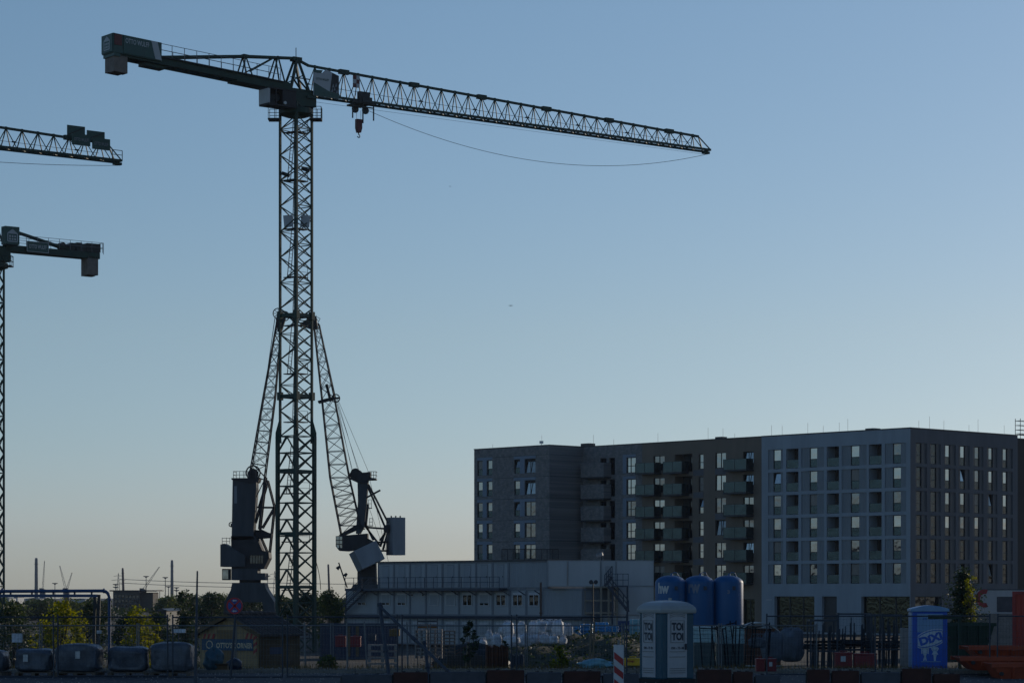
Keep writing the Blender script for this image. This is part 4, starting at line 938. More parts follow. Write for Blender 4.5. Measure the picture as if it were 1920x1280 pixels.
# right block of bigger containers facing the camera
def fbox(label, p0, p1, y0, y1, D, depth, style, mat):
    X0, X1 = px_x(p0, D), px_x(p1, D); z0, z1 = pz(y1, D), pz(y0, D); t = thing('site_container', label, 'container', (X0, D, z0), 0, 'large white containers at the right end')
    wd, H = X1-X0, z1-z0
    m = MB(); m.b(.012, wd-.012, .012, depth, 0, H-.005); m.build('wall_panel', mat, t)
    m = MB()
    for x in (0.004, wd-.084): m.b(x, x+.08, -.012, .08, .085, H-.085)
    m.b(.004, wd-.004, -.012, .08, .003, .083); m.b(.004, wd-.004, -.012, .08, H-.083, H-.001); m.build('frame', M_cont, t)
    if style == 'door':
        m = MB(); m.b(wd*.3, wd*.78, -.02, .0, .08, H*.78); d = m.build('door', M_shut, t); MB().b(wd*.7, wd*.74, -.06, -.02, 1.0, 1.15).build('handle', M_dark, d)
    return t
fbox('narrow white upper container at the right block, left of the wide bright one', 1027, 1064, 1050, 1099, 241.2, 2.3, '', M_contw)
fbox('wide bright white upper container in the middle of the right block', 1065, 1126, 1050, 1099, 241.1, 2.4, '', M_contw)
fbox('slim white upper container with a door at the top of the open steel stairs', 1126.5, 1155, 1050, 1099, 241.3, 2.4, 'door', M_contw)
fbox('large white upper container at the right end, left of the blue silos', 1155.5, 1226, 1050, 1098, 240.9, 2.4, '', M_contw)
fbox('large white container under the right end one, left of the blue silos', 1155.5, 1226, 1098.6, 1152, 240.9, 2.4, '', M_contw)
fbox('ground-level white container at the right end, mostly hidden behind fences', 1130, 1226, 1152.6, 1213, 241.0, 2.4, '', M_contw)
fr = thing('stair_frame', 'beige open steel frame with landings between the containers and the right end block', 'steel frame', (px_x(1098, 241), 241, PIT))
M_beige = pm('beige_frame_paint', (.28, .24, .19), .6)
m = MB()
for px in (1096, 1127, 1141, 1157):
    for y in (240.6, 243): x = px_x(px, 240.6); m.b(x-.09, x+.09, y-.09, y+.09, PIT, pz(1100, 241))
for py in (1100, 1125, 1148): m.b(px_x(1096, 240.6)+.09, px_x(1157, 240.6)-.09, 240.52, 240.68, pz(py, 240.6)-.09, pz(py, 240.6)+.07)
m.build('column', M_beige, fr, True)
m = MB(); m.b(px_x(1098,243), px_x(1126,243), 243.2, 243.3, PIT, pz(1101,243)); m.build('back_panel', M_brown, fr, True)
s2 = stair('dark open steel stairs in front of the right container block', P(1178, 1146, 239.2), P(1140, 1098, 239.2), 1.0, M_navy)
s3 = stair('short dark steel stair flight up to the landing railing on the right block', P(1134, 1098, 238.4), P(1148, 1081, 238.4), .9, M_navy, n=6)
ln = thing('landing', 'railed steel landing on posts in front of the right container block', 'landing', P(1163, 1215, 238.5))
m = MB(); x0, x1 = px_x(1148,238), px_x(1178,238); z = pz(1097,238); m.b(x0, x1, 237.9, 239.9, z-.1, z)
for x in (x0+.04, x1-.04):
    m.bar((x, 237.95, PIT), (x, 237.95, z-.1), .08); m.bar((x, 239.85, PIT), (x, 239.85, z-.1), .08)
m.build('deck', M_navy, ln, True); m = MB()
for i in range(4): x = x0+(x1-x0)*i/3; m.bar((x,237.95,z), (x,237.95,z+1.05), .05)
for q in (.5, 1.05): m.bar((x0,237.95,z+q), (x1,237.95,z+q), .05); m.bar((x1,237.95,z+q), (x1,239.85,z+q), .05)
m.build('railing', M_navy, ln, True)
cg = thing('rooftop_cage', 'dark mesh screen frame standing on the container roof in front of the brick house', 'screen', FC.pt(FC.u(941), ZA+.13, -2))
m = MB(); a, b = Vector((px_x(941,252), 252, ZA+.14)), Vector((px_x(1047,252), 252, ZA+.14)); hh = pz(1029,252)-a.z
for i in range(11): p = a.lerp(b, i/10); m.bar(p, p+Vector((0,0,hh)), .07)
for q in (0.02, hh): m.bar(a+Vector((0,0,q)), b+Vector((0,0,q)), .07)
m.build('frame', M_dark, cg, True); m = MB()
for i in range(80): p = a.lerp(b, i/80); m.bar(p, p+Vector((0,0,hh)), .012)
for i in range(20): q = hh*i/20; m.bar(a+Vector((0,0,q)), b+Vector((0,0,q)), .012)
m.build('mesh_infill', M_dark, cg, True)
rfl = MB(); p = FC.pt(0,0); rfl.b(px_x(930,254), px_x(1060,254), 249.5, 254, ZA+.135, ZA+.139); tag(rfl.build('roof_mat', M_roof), 'dark roofing strip under the mesh screen on the container roof', 'roofing')
cm = thing('security_camera', 'white surveillance camera on the container roof in front of the brick balconies', 'camera', P(1127, 1050, 242))
m = MB(); m.bar(P(1128,1050,242), P(1128,1043,242), .1); m.build('post', M_dark, cm, True)
m = MB(); m.tube(P(1119,1041,242.1), P(1130,1038,241.9), .16, 10); m.b(px_x(1119,242), px_x(1130,242), 241.8, 242.2, pz(1037.5,242), pz(1036.8,242)); m.build('housing', M_portl, cm, True)
ps = thing('standpipe', 'brown vertical pipe standing in front of the container offices', 'pipe', P(1014, 1200, 238)); m = MB(); m.tube(Vector((px_x(1014,238),238,PIT)), P(1014,1091,238), .09, 8); m.tube(P(1014,1150,238), P(1014,1147,238), .14, 8); m.build('pipe', pm('brown_pipe', (.09,.05,.035), .6), ps, True)
lm = thing('floodlight_mast', 'thin dark mast with two round floodlights in front of the beige stair frame', 'floodlight', (px_x(1112,225), 225, PIT)); m = MB(); m.tube((px_x(1112,225),225,PIT), P(1112,1092,225), .07, 8, .05); m.bar(P(1107,1092,225), P(1117,1092,225), .06); m.build('mast', M_dark, lm, True)
for px in (1107,1116): m = MB(); c = P(px,1090,224.8); m.tube(c, c+Vector((.05,-.18,-.03)), .12, 12, .19); m.build('floodlight', M_galvd, lm, True)

# ------------------------------------------------------------------ mortar silos
M_silo = pm('blue_silo_paint', (.005, .095, .26), .5, 0, .15, 1.2, streak=True)
DS = 205.0
for i, (px, lab, txt) in enumerate(((1257, 'blue mortar silo with bright white letters, left of three', 'hw'), (1311, 'blue mortar silo with faint letters, in the middle of three', 'rw'), (1365, 'blue mortar silo with one small pale mark, right of three', '3'))):
    D = DS+i*.4; s = thing('mortar_silo', lab, 'silo', (px_x(px, D), D, PIT), 0, 'blue mortar silos'); r = 1.2; zt = pz(1078, D)-PIT
    m = MB(); m.lathe([(.22,.9),(r*.99,2.7),(r,2.75),(r,zt-.58),(r*.975,zt-.48),(r*.91,zt-.36),(r*.79,zt-.23),(r*.6,zt-.11),(r*.38,zt-.04),(r*.18,zt-.01),(.03,zt)], 40); sh = m.build('shell', M_silo, s, smooth=True)
    m = MB(); m.tube((.1,0,zt-.1), (.1,0,zt+.14), .1, 8); m.path([(.1,-.0,zt+.1),(.3,-.1,zt+.25),(.5,-.2,zt+.2),(.75,-.3,zt-.3)], .03, 6); m.build('filler_pipe', M_silo, sh)
    m = MB()
    for a in (45, 135, 225, 315): x, y = math.cos(R(a))*.95, math.sin(R(a))*.95; m.bar((x,y,0), (x,y,2.9), .14)
    for z in (.4, 1.9): 
        for a in (45, 135, 225, 315): m.bar((math.cos(R(a))*.95, math.sin(R(a))*.95, z), (math.cos(R(a+90))*.95, math.sin(R(a+90))*.95, z), .09)
    m.build('leg_frame', M_silo, s)
    m = MB(); m.b(-.35, .35, -.5, .3, .5, 1.1); m.tube((0,-.5,.8), (0,-.9,.8), .12, 8); m.build('mixer_pump', M_dark, s)
    m = MB(); W = {0:.98, 1:1.0, 2:.2}[i]; z0 = pz({0:1102,1:1103,2:1109}[i], D)-PIT; a0 = {0:-1.57-.55, 1:-1.57-.43, 2:-1.57-.05}[i]
    tm = MB(); text(tm, txt, W, (0,0,0), (1,0,0), (0,1,0), .045, {0:.86,1:.72,2:.3}[i])
    for v in tm.v: a = a0+v.x/r; m.v.append(Vector((math.cos(a)*(r+.012), math.sin(a)*(r+.012), z0+v.y)))
    m.f = tm.f; m.build('lettering', M_sign_w if i == 0 else pm('faded_lettering_%d' % i, (.16,.2,.27), .5), sh)
    m = MB(); m.lathe([(r+.01,2.7),(r+.03,2.7),(r+.03,2.8),(r+.01,2.8)], 40); m.build('band', M_silo, sh); m = MB(); m.b(.25, .5, -r-.06, -r+.1, zt-1.15, zt-.85); m.build('junction_box', M_navy, sh); m = MB(); [m.bar((.62+o, -1.06, 1.2), (.62+o, -1.06, zt-.5), .03) for o in (0, .3)]; [m.bar((.62, -1.06, 1.3+q*.3), (.92, -1.06, 1.3+q*.3), .025) for q in range(int((zt-1.9)/.3))]; m.build('ladder', M_silo, s)

# ------------------------------------------------------------------ fences
def fence_proto(label, matr, group, nv=33):
    t = thing('fence_panel', label, 'fence', (0,0,0), 0, group); Wd, Hh = 3.4, 1.95
    m = MB(); m.tube((.03,0,.02), (.03,0,Hh+.08), .024, 8); m.tube((Wd-.03,0,.02), (Wd-.03,0,Hh+.08), .024, 8); m.tube((.03,0,Hh), (Wd-.03,0,Hh), .021, 8); m.tube((.03,0,.15), (Wd-.03,0,.15), .021, 8); m.build('frame', matr, t)
    m = MB()
    for i in range(1, nv+1): m.bar((i*3.4/(nv+1),0,.15), (i*3.4/(nv+1),0,Hh), .0042)
    for i in range(1, 10): m.bar((.03,.004,.15+i*.19), (Wd-.03,.004,.15+i*.19), .0042)
    m.build('wire_mesh', matr, t); m = MB(); m.b(-.11, .11, -.33, .33, -.06, .1); m.build('foot', M_conc, t, bevel=.02); return t
fpA = fence_proto('', M_galvd, 'front site fence panels'); fpB = fence_proto('', M_galv, 'rear site fence panels')
fpC = fence_proto('', M_matte, 'fence panels leaning in a stack', 6)
def place_fence(proto, px0, px1, D, label, first, dy=0, z=None, tilt=0, name=None):
    o = proto if first else copy_tree(proto); x0, x1 = px_x(px0, D), px_x(px1, D)
    o.location = (x0, D, prof(D)+.0 if z is None else z); o.rotation_euler = (tilt, 0, math.atan2(dy, x1-x0)); o['label'] = label; return o
near = ['at the left edge in front of the wrapped pallets', 'in front of the second and third wrapped pallets', 'in front of the tool hut', 'between tool hut and bare silver posts', 'behind the long slanting prop', 'in front of the white bulk bags', 'right of the bulk bags up to the mobile toilet']
bx = [-107, 107, 322, 537, 752, 967, 1182]
for i, x in enumerate(bx[:6]): place_fence(fpA, x, x+213, 79.5+.35*math.sin(i*1.9), 'grey mesh front fence panel ' + near[i], i == 0, dy=.12*math.sin(i*2.3), z=-.12+.03*math.sin(i*3.1), tilt=R(random.uniform(-1.5,1.5)))
for i, (x, l) in enumerate(((1436, 'left of the grey bulk bags and red crates'), (1652, 'before the tube racks and blue toilet'), (1868, 'in front of the orange skips at the right edge'))):
    place_fence(fpA, x, x+213, 81.0, 'grey mesh front fence panel ' + l, False, dy=.2*(i-1), z=-.1, tilt=R(2*(i-1)))
near2 = ['at the far left under the blue pipe', 'behind the wrapped pallets on the left', 'left of the tool hut behind the last wrapped pallet', 'hidden behind the tool hut', 'right of the tool hut at the tower crane foot', 'in front of the red barriers', 'in front of the grey stacked pallets', 'in front of the rusty sheets', 'in front of the soil mound']
for i in range(9): place_fence(fpB, -105+i*182, 75+i*182, 92.0+.2*math.sin(i*2.1), 'pale galvanised rear fence panel ' + near2[i], i == 0, dy=.1*math.sin(i*1.3), z=-.52)
# slanting props and odd posts
def prop(label, a, b, r, matr, name='slanting_prop', cat='prop', plates=True, r2=None):
    t = thing(name, label, cat, a); m = MB(); m.tube(a, b, r, 10, r2); m.build('tube', matr, t, True)
    if plates:
        m = MB(); a = Vector(a); d = (Vector(b)-a).normalized(); m.tube(a-d*.02, a+d*.03, r*1.5, 10); m.tube(Vector(b)-d*.05, Vector(b)+d*.02, r*1.3, 10); m.tube(a.lerp(Vector(b), .42)-d*.08, a.lerp(Vector(b), .42)+d*.08, r*1.35, 10); m.build('fitting', matr, t, True)
    return t
a = P(714, 1138, 76); q = P(868, 1290, 72); q.z = 0.02; prop('long blue-grey prop slanting down to the right from a fence post', a, q, .045, M_galvd)
q = P(731, 1290, 75); q.z = 0; prop('thick grey post leaning left at the top of the long slanting prop', q, P(712, 1132, 76), .06, M_galvd, 'leaning_post', 'post')
q = P(806, 1290, 74); q.z = 0; prop('short leaning post crossing below the long slanting prop', q, P(796, 1204, 75), .05, M_galvd, 'leaning_post', 'post')
q = P(366, 1300, 70); q.z = 0; a = P(370, 1070, 70.6); prop('tall tapering pole standing alone above the fence left of the tool hut', q, a, .05, M_galvd, 'tall_pole', 'pole', False, .022)
for px, py, px1, l in ((650,1166,652,'first bare silver post right of the tool hut'), (683,1164,689,'silver post leaning slightly right of two red barriers'), (763,1168,765,'thin silver post left of the stacked grey pallets'), (571,1166,573,'short pale post right behind the tool hut')):
    D = 91; q = P(px1, 1254, D); q.z = prof(D); prop(l, q, P(px, py, D), .03, M_galv, 'steel_post', 'post', False)

# ------------------------------------------------------------------ mobile toilets
M_teal = pm('teal_plastic', (.008, .075, .12), .4, 0, .1)
M_tw = pm('white_toilet_plastic', (.40, .42, .45), .45, 0, .08, 1.5)
M_troof = pm('milky_roof_plastic', (.32, .34, .34), .35, 0, .08)
M_ink = pm('dark_lettering', (.02, .03, .05), .5)
DT = 74.0; c0 = P(1240, 1281, DT); c0.z = 0
t = thing('mobile_toilet', 'teal and white mobile toilet with domed milky roof beside the striped beacon', 'toilet', c0, R(31)); S = 1.13
m = MB(); m.b(.0, S, .0, S, .1, 2.0); wl = m.build('wall', M_teal, t, bevel=.05)
m = MB(); m.b(-.03, S+.03, -.03, S+.03, 0, .12); m.build('skid', M_black, t)
def arch(x0, x1, z0, z1, rise, n=9): return [(x0,z0),(x1,z0)]+[(x1+(x0-x1)*k/n, z1+rise*(1-(2*k/n-1)**2)) for k in range(n+1)]
def panel_on(face, pts, out, th):
    return [Vector((x, -out, z)) if face == 'r' else Vector((-out, S-x, z)) for x, z in pts], (Vector((0, th, 0)) if face == 'r' else Vector((th, 0, 0)))
lett = MB(); lines = MB(); gl_ = MB()
for face in 'rl':
    m = MB(); p, e = panel_on(face, arch(.2, .86, .16, 2.0, .1), .035, .04); m.prism(p, e); d = m.build('door', M_tw, t, bevel=.01)
    cx = .53; r_, u_ = ((1,0,0), (0,0,1)) if face == 'r' else ((0,-1,0), (0,0,1)); o = -.043
    at = (lambda x, z: Vector((x, o, z))) if face == 'r' else (lambda x, z: Vector((o, S-x, z)))
    m = MB(); text(m, 'TOi', .40, at(cx, 1.61), r_, u_, .05, .23); text(m, 'TOi', .40, at(cx, 1.33), r_, u_, .05, .23); text(m, '030 - 75 38', .44, at(cx, 1.0), r_, u_, .03, .07)
    m.build('lettering', M_ink, d)
    m = MB()
    for a, b in (((.33,1.16),(.73,1.16)), ((.33,1.78),(.73,1.78)), ((.33,1.16),(.33,1.78)), ((.73,1.16),(.73,1.78))): m.bar(at(a[0]+(-.03 if a[0]<.5 else .03),a[1]), at(b[0]+(-.03 if b[0]<.5 else .03),b[1]), .012)
    for k in range(3):
        pts = [at(.26+.54*i/8, 1.86+.05*k+.06*(1-(2*i/8-1)**2)) for i in range(9)]
        for a, b in zip(pts, pts[1:]): m.bar(a, b, .014)
    for z in (.3, .36, .42, .9, .75): m.bar(at(.26,z), at(.8,z), .014)
    m.build('moulded_rib', M_galv, d)
    if face == 'r': m = MB(); m.b(.78, .82, -.09, -.035, .95, 1.12); m.build('handle', M_ink, d)
m = MB(); n = 10
def ring(z, g):
    return [(-.05+g, -.05+g, z), (S+.05-g, -.05+g, z), (S+.05-g, S+.05-g, z), (-.05+g, S+.05-g, z)]
vs = []; levels = [(1.98,0),(2.1,-.01),(2.2,.05),(2.28,.16),(2.33,.32),(2.345,.5)]
for z, g in levels: vs += ring(z, g)
m.add(vs, [(3,2,1,0)]+[(4*i+k, 4*i+(k+1)%4, 4*i+4+(k+1)%4, 4*i+4+k) for i in range(5) for k in range(4)]+[(20,21,22,23)])
m.build('roof', M_troof, t, bevel=.03)
m = MB(); m.tube((S*.85,S*.85,2.2), (S*.85,S*.85,2.42), .05, 8); m.build('vent_pipe', M_troof, t)

M_dixi = pm('bright_blue_plastic', (.01, .085, .46), .4, 0, .14); M_dixl = pm('pale_blue_plastic', (.16, .30, .50), .4, 0, .08); M_dixw = pm('bluish_white_print', (.42, .52, .62), .45, 0, .05)
DX = 89.5; c0 = P(1711, 1253, DX); c0.z = prof(DX)
t = thing('mobile_toilet', 'bright blue mobile toilet with white oval and two standing figures on its door', 'toilet', c0, R(-2.5)); W_, H_ = 1.19, 2.12
z0 = .13-c0.z*0
m = MB(); m.b(0, W_, 0, 1.1, .08, H_); wl = m.build('wall', M_dixi, t, bevel=.03); m = MB(); m.b(-.03, .0, .08, 1.02, .2, H_-.03); m.build('side_panel', M_dixl, t)
m = MB(); m.b(-.02, W_+.02, -.02, 1.12, 0, .08); m.build('skid', M_black, t)
m = MB(); m.prism([(-.06,-.05,H_),(W_+.06,-.05,H_),(W_+.06,-.05,H_+.1),(W_*.75,-.05,H_+.19),(W_*.5,-.05,H_+.22),(W_*.25,-.05,H_+.19),(-.06,-.05,H_+.1)], (0,1.2,0)); m.build('roof', M_dixl, t, bevel=.02)
m = MB(); m.b(.14, W_-.14, -.03, .0, .15, H_-.05); d = m.build('door', M_dixi, t, bevel=.008)
m = MB(); m.b(.16, W_-.16, -.036, -.031, 1.42, H_-.07); m.build('upper_field', M_dixl, d)
cx, cz, ra, rb_, tl = W_/2+.02, 1.2, .56, .25, R(17)
def oval(ra, rb_, y, x0, x1):
    pts = []
    for k in range(40):
        a = 2*math.pi*k/40; x, z = ra*math.cos(a), rb_*math.sin(a); X = cx+x*math.cos(tl)-z*math.sin(tl); Z = cz+x*math.sin(tl)+z*math.cos(tl); pts.append((min(max(X,x0),x1), y, Z))
    return pts
m = MB(); m.prism(oval(.62, .30, -.040, .17, W_-.17), (0,.003,0)); m.build('oval_rim', M_dixw, d)
m = MB(); m.prism(oval(.585, .265, -.043, .18, W_-.18), (0,.003,0)); m.build('oval_line', M_dixi, d)
m = MB(); m.prism(oval(.56, .235, -.046, .19, W_-.19), (0,.003,0)); m.build('oval_field', M_dixw, d)
m = MB(); text(m, 'DiXi', .80, (cx, -.050, cz), (1,0,0), (0,0,1), .06, .29, tl); m.build('lettering', M_dixi, d)
m = MB(); text(m, '040 - 753 210', .5, (.6, -.040, 1.88), (1,0,0), (0,0,1), .03, .06); m.build('phone_number', M_dixi, d)
m = MB(); m.b(.3, .95, -.036, -.033, .40, .43); m.build('print_line', M_dixl, d)
def figure(x, skirt):
    m = MB(); pr = lambda pts: m.prism([(x+a, -.034, z) for a, z in pts], (0,-.006,0))
    m.disc((x,-.037,.98), .045, (0,1,0), .006, 14)
    if not skirt:
        pr([(-.09,.92),(.09,.92),(.07,.7),(-.07,.7)]); pr([(-.13,.9),(-.095,.92),(-.09,.68),(-.12,.68)]); pr([(.095,.92),(.13,.9),(.12,.68),(.09,.68)]); pr([(-.065,.695),(.0,.695),(.07,.45),(.02,.45)]); pr([(.005,.695),(.065,.695),(-.02,.45),(-.07,.45)])
    else:
        pr([(-.08,.92),(.08,.92),(.04,.8),(-.04,.8)]); pr([(-.045,.79),(.045,.79),(.11,.66),(-.11,.66)]); pr([(-.055,.65),(.055,.65),(.02,.44),(-.03,.44)]); pr([(-.13,.86),(-.09,.92),(-.05,.79),(-.08,.77)]); pr([(.09,.92),(.13,.86),(.08,.77),(.05,.79)])
    return m.build('pictogram', M_dixw, d)
figure(.42, False); figure(.76, True)

# ------------------------------------------------------------------ road signs, beacon
M_sblue = pm('sign_blue', (.02, .06, .28), .4); M_sred = pm('sign_red', (.42, .02, .03), .5)
DSg = 98.0; c = P(440, 1135, 78); D = 78
t = thing('no_stopping_sign', 'round blue no stopping sign with red cross before the tool hut', 'road sign', (c.x-.12, D, 0))
m = MB(); m.tube((c.x-.13, D+.04, 0), (c.x+.05, D+.04, c.z+.15), .035, 8); m.build('pole', M_galvd, t, True)
m = MB(); r = .245; m.tube(c, c+Vector((0,-.02,0)), r, 32); pl = m.build('disc', M_sblue, t, True)
m = MB(); m.ring(c+Vector((0,-.024,0)), r, .045, (0,1,0), 32, .006)
for s in (-1, 1): a = .7*r; m.bar(c+Vector((-a,-.030,-a*s)), c+Vector((a,-.030,a*s)), .012, .055)
m.build('red_ring', M_sred, pl, True)
for z, s in ((.155, -1), (-.155, -1)):
    m = MB(); m.prism([c+Vector((x,-.022,z+y)) for x, y in ((-.07,0),(-.02,.035),(-.02,.014),(.06,.014),(.06,-.014),(-.02,-.014),(-.02,-.035))], (0,-.008,0)); m.build('arrow', M_sign_w, pl, True)
DB = 64.0; c = P(1160, 1208, DB)
t = thing('warning_beacon', 'white beacon board with red diagonal stripes in front of the teal toilet', 'traffic beacon', (c.x, DB, 0))
M_bw = pm('retroreflective_white', (.50, .52, .55), .4); M_br = pm('retroreflective_red', (.33, .012, .02), .4)
m = MB(); m.b(c.x-.125, c.x+.125, DB-.02, DB+.02, .15, c.z); bo = m.build('board', M_bw, t, True, bevel=.008)
m = MB(); bwid = .112; y = DB-.024; z = .2
while z < c.z-.12:
    pts = []
    lo = lambda x, o: z+o-(x)*.8
    q = [(-bwid, lo(-bwid,0)), (bwid, lo(bwid,0)), (bwid, lo(bwid,.165)), (-bwid, lo(-bwid,.165))]
    q = [(x, min(max(zz, .16), c.z-.02)) for x, zz in q]; m.prism([(c.x+x, y, zz) for x, zz in q], (0,-.003,0)); z += .33
m.build('red_stripe', M_br, bo, True)
m = MB(); m.b(c.x-.2, c.x+.2, DB-.35, DB+.35, 0, .12); m.build('foot', M_black, t, True, bevel=.03); m = MB(); m.b(c.x-.03, c.x+.03, DB-.015, DB+.015, c.z, c.z+.12); m.build('lamp_bracket', M_galv, t, True)

# ------------------------------------------------------------------ barriers at the roadside
M_bar_r = pm('shade_darkened_red', (.055, .018, .013), .8, 0, .35, 2); M_bar_g = pm('shade_darkened_white', (.065, .07, .085), .8, 0, .3, 2)  # red and white plastic, shade put into the base colours
def barrier(label, p0, p1, top, red, D):
    x0, x1 = px_x(p0, D), px_x(p1, D); z = pz(top, D); t = thing('road_barrier', label, 'barrier', (x0, D, 0), 0, 'plastic road barriers'); w_ = x1-x0
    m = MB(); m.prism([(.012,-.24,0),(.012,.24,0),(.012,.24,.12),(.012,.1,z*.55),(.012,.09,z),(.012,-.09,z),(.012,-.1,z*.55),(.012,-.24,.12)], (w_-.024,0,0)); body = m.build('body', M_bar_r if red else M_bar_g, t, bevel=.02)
    m = MB(); m.tube((0,-.0,.1), (0,0,z*.9), .025, 8); m.build('connector', M_dark, t); m = MB()
    for q in (.3, .7): m.tube((w_*q,0,z-.01), (w_*q,0,z+.03), .05, 10)
    m.build('filler_cap', M_dark, t); return t
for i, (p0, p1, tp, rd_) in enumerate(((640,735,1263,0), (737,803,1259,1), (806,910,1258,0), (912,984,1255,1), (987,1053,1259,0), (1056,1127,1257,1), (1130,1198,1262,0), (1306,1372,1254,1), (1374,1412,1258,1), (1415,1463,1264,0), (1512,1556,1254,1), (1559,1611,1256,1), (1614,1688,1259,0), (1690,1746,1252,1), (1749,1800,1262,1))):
    l = ['shade-darkened white barrier in front of the silver posts', 'dark red barrier under the leaning posts', 'shade-darkened white barrier at the foot of the slanting prop', 'dark red barrier in front of the rusty sheets', 'shade-darkened white barrier before the soil mound', 'dark red barrier left of the striped beacon', 'shade-darkened white barrier between striped beacon and teal toilet', 'dark red barrier just right of the teal toilet', 'short dark red barrier before the greenish board stack', 'shade-darkened white barrier in front of the red crates', 'dark red barrier under the tube racks, taller one', 'dark red barrier below the red crates in the rack', 'shade-darkened white barrier between tube racks and blue toilet', 'dark red barrier directly before the blue toilet', 'dark red barrier between blue toilet and orange skips'][i]
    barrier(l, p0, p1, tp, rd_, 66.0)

# ------------------------------------------------------------------ wrapped pallets
M_wrap = pm('plastic_stretch_wrap', (.075, .09, .115), .45, 0, .55, 2.4, 1.0, 4.5, spec=.6)
M_pal = pm('weathered_pallet_wood', (.13, .105, .08), .9, 0, .3, 3)
def lump(sx, sy, sz, seed, n=26, amp=.05, pw=.28):
    rnd = random.Random(seed); ph = [rnd.uniform(0, 6.28) for _ in range(9)]; m = MB(); k2 = n//2
    vs = []
    for j in range(k2+1):
        v = -math.pi/2+math.pi*j/k2
        for i in range(n):
            u = 2*math.pi*i/n; f = lambda c: math.copysign(abs(c)**pw, c)
            x, y, z = f(math.cos(v))*f(math.cos(u)), f(math.cos(v))*f(math.sin(u)), f(math.sin(v))
            d = 1+amp*(math.sin(3*u+ph[0]+2*z)+math.sin(5*u+ph[1]-3*z)+.8*math.sin(7*v+ph[2]+u*2)+.6*math.sin(11*u+ph[3]+5*z)+.7*abs(math.sin(4*z+3*u+ph[5]))-.6*abs(math.sin(6*u-7*z+ph[6]))+.35*math.sin(19*u+9*z+ph[7]))
            vs.append((x*sx/2*d, y*sy/2*d, (z+1)/2*sz*(1+amp*.8*math.sin(2*u+ph[4])*(z > 0))))
    fs = [(j*n+i, j*n+(i+1)%n, (j+1)*n+(i+1)%n, (j+1)*n+i) for j in range(k2) for i in range(n)]
    return m.add(vs, fs)
for i, (p0, p1, tp, l, lab) in enumerate(((-62,6,1218,'pallet wrapped in grey film cut off at the left edge', 0), (25,94,1216,'low flat-topped pallet in grey film with one small white label, second from the left', (46,1233)), (103,183,1207,'tall round-topped pallet in grey film with a white label', (150,1227)), (199,273,1212,'pallet in grey film with no label, between two taller ones', 0), (281,358,1204,'tallest grey wrapped pallet, right next to the tall pole', 0))):
    D = 78.3+.2*(i % 2)+1.9; x0, x1 = px_x(p0, D), px_x(p1, D); z = pz(tp, D); t = thing('wrapped_pallet', l, 'wrapped pallet', ((x0+x1)/2, D+.6, 0), R((-4,3,-6,5,-2)[i]), 'pallets wrapped in plastic film')
    lump(x1-x0, 1.15, z-.14, i+3, 60, .032, .36).xf(Matrix.Translation((0,0,.14))).build('wrapped_load', M_wrap, t, smooth=True)
    m = MB()
    for q in (-.45, 0, .45): m.b((x1-x0)*q-.06, (x1-x0)*q+.06, -.55, .55, 0, .1)
    for k in range(6): m.b(-(x1-x0)/2+.02, (x1-x0)/2-.02, -.55+k*.2, -.43+k*.2, .1, .13)
    m.build('pallet', M_pal, t)
    if lab: m = MB(); q = P(lab[0], lab[1], D-.02); q -= Vector(t.location); m.b(q.x-.07, q.x+.07, -.645, -.60, q.z-.11, q.z+.11); m.build('paper_label', M_sign_w, t)

# ------------------------------------------------------------------ tool hut
DHu = 93.0; hb0 = prof(DHu); c0 = P(484, 1254, DHu); c0.z = hb0
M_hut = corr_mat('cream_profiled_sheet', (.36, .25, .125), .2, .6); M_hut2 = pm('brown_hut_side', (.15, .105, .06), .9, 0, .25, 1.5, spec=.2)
M_tile = corr_mat('grey_brown_roof_tile', (.075, .062, .055), .3, .85, 1)
t = thing('tool_hut', 'small cream hut with ribbed tiled roof and a blue lettered banner across its gable', 'hut', c0, R(-28)); GW, GL = 2.5, 2.75; ez, rz_ = pz(1187, DHu)-hb0, pz(1155, DHu)-hb0
m = MB(); m.prism([(-GW,0,0),(0,0,0),(0,0,ez),(-GW/2,0,rz_-.06),(-GW,0,ez)], (0,GL,0)); m.build('wall', M_hut, t)
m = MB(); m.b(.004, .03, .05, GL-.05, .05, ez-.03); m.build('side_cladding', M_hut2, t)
m = MB(); sl = (rz_-ez)/(GW/2); e = .22
for s in (-1, 1):
    xa, xb = -GW/2, -GW/2+s*(GW/2+e); za, zb2 = rz_, ez-sl*e+.0
    m.prism([(xa,-e,za),(xb,-e,zb2),(xb,-e,zb2+.07),(xa,-e,za+.09)], (0,GL+2*e,0))
    for k in range(15):
        y = -e+.08+k*(GL+2*e-.1)/15
        m.bar((xa, y, za+.085), (xb, y, zb2+.07), .06, .05)
    for k in range(1, 4): q = k/4; m.bar((xa+(xb-xa)*q, -e+.01, za+(zb2-za)*q+.09), (xa+(xb-xa)*q, GL+e-.01, za+(zb2-za)*q+.09), .03, .03)
m.tube((-GW/2,-e,rz_+.09), (-GW/2,GL+e,rz_+.09), .09, 8); m.build('roof', M_tile, t)
m = MB()
for s in (-1, 1): m.bar((-GW/2,-e-.012,rz_+.02), (-GW/2+s*(GW/2+e),-e-.012,ez-sl*e+.03), .03, .14)
m.build('barge_board', M_hut2, t)
m = MB(); m.b(-1.75, -.95, -.03, .01, .06, ez+.12); d = m.build('door', pm('ochre_door', (.20,.125,.05), .6), t); MB().b(-1.04, -1.0, -.08, -.03, 1.0, 1.15).build('handle', M_dark, d)
z0b, z1b = pz(1219, DHu)-hb0, pz(1198, DHu)-hb0
m = MB(); m.b(-GW+.12, -.18, -.06, -.035, z0b, z1b); bn = m.build('banner', pm('banner_blue', (.035,.085,.15), .6), t)
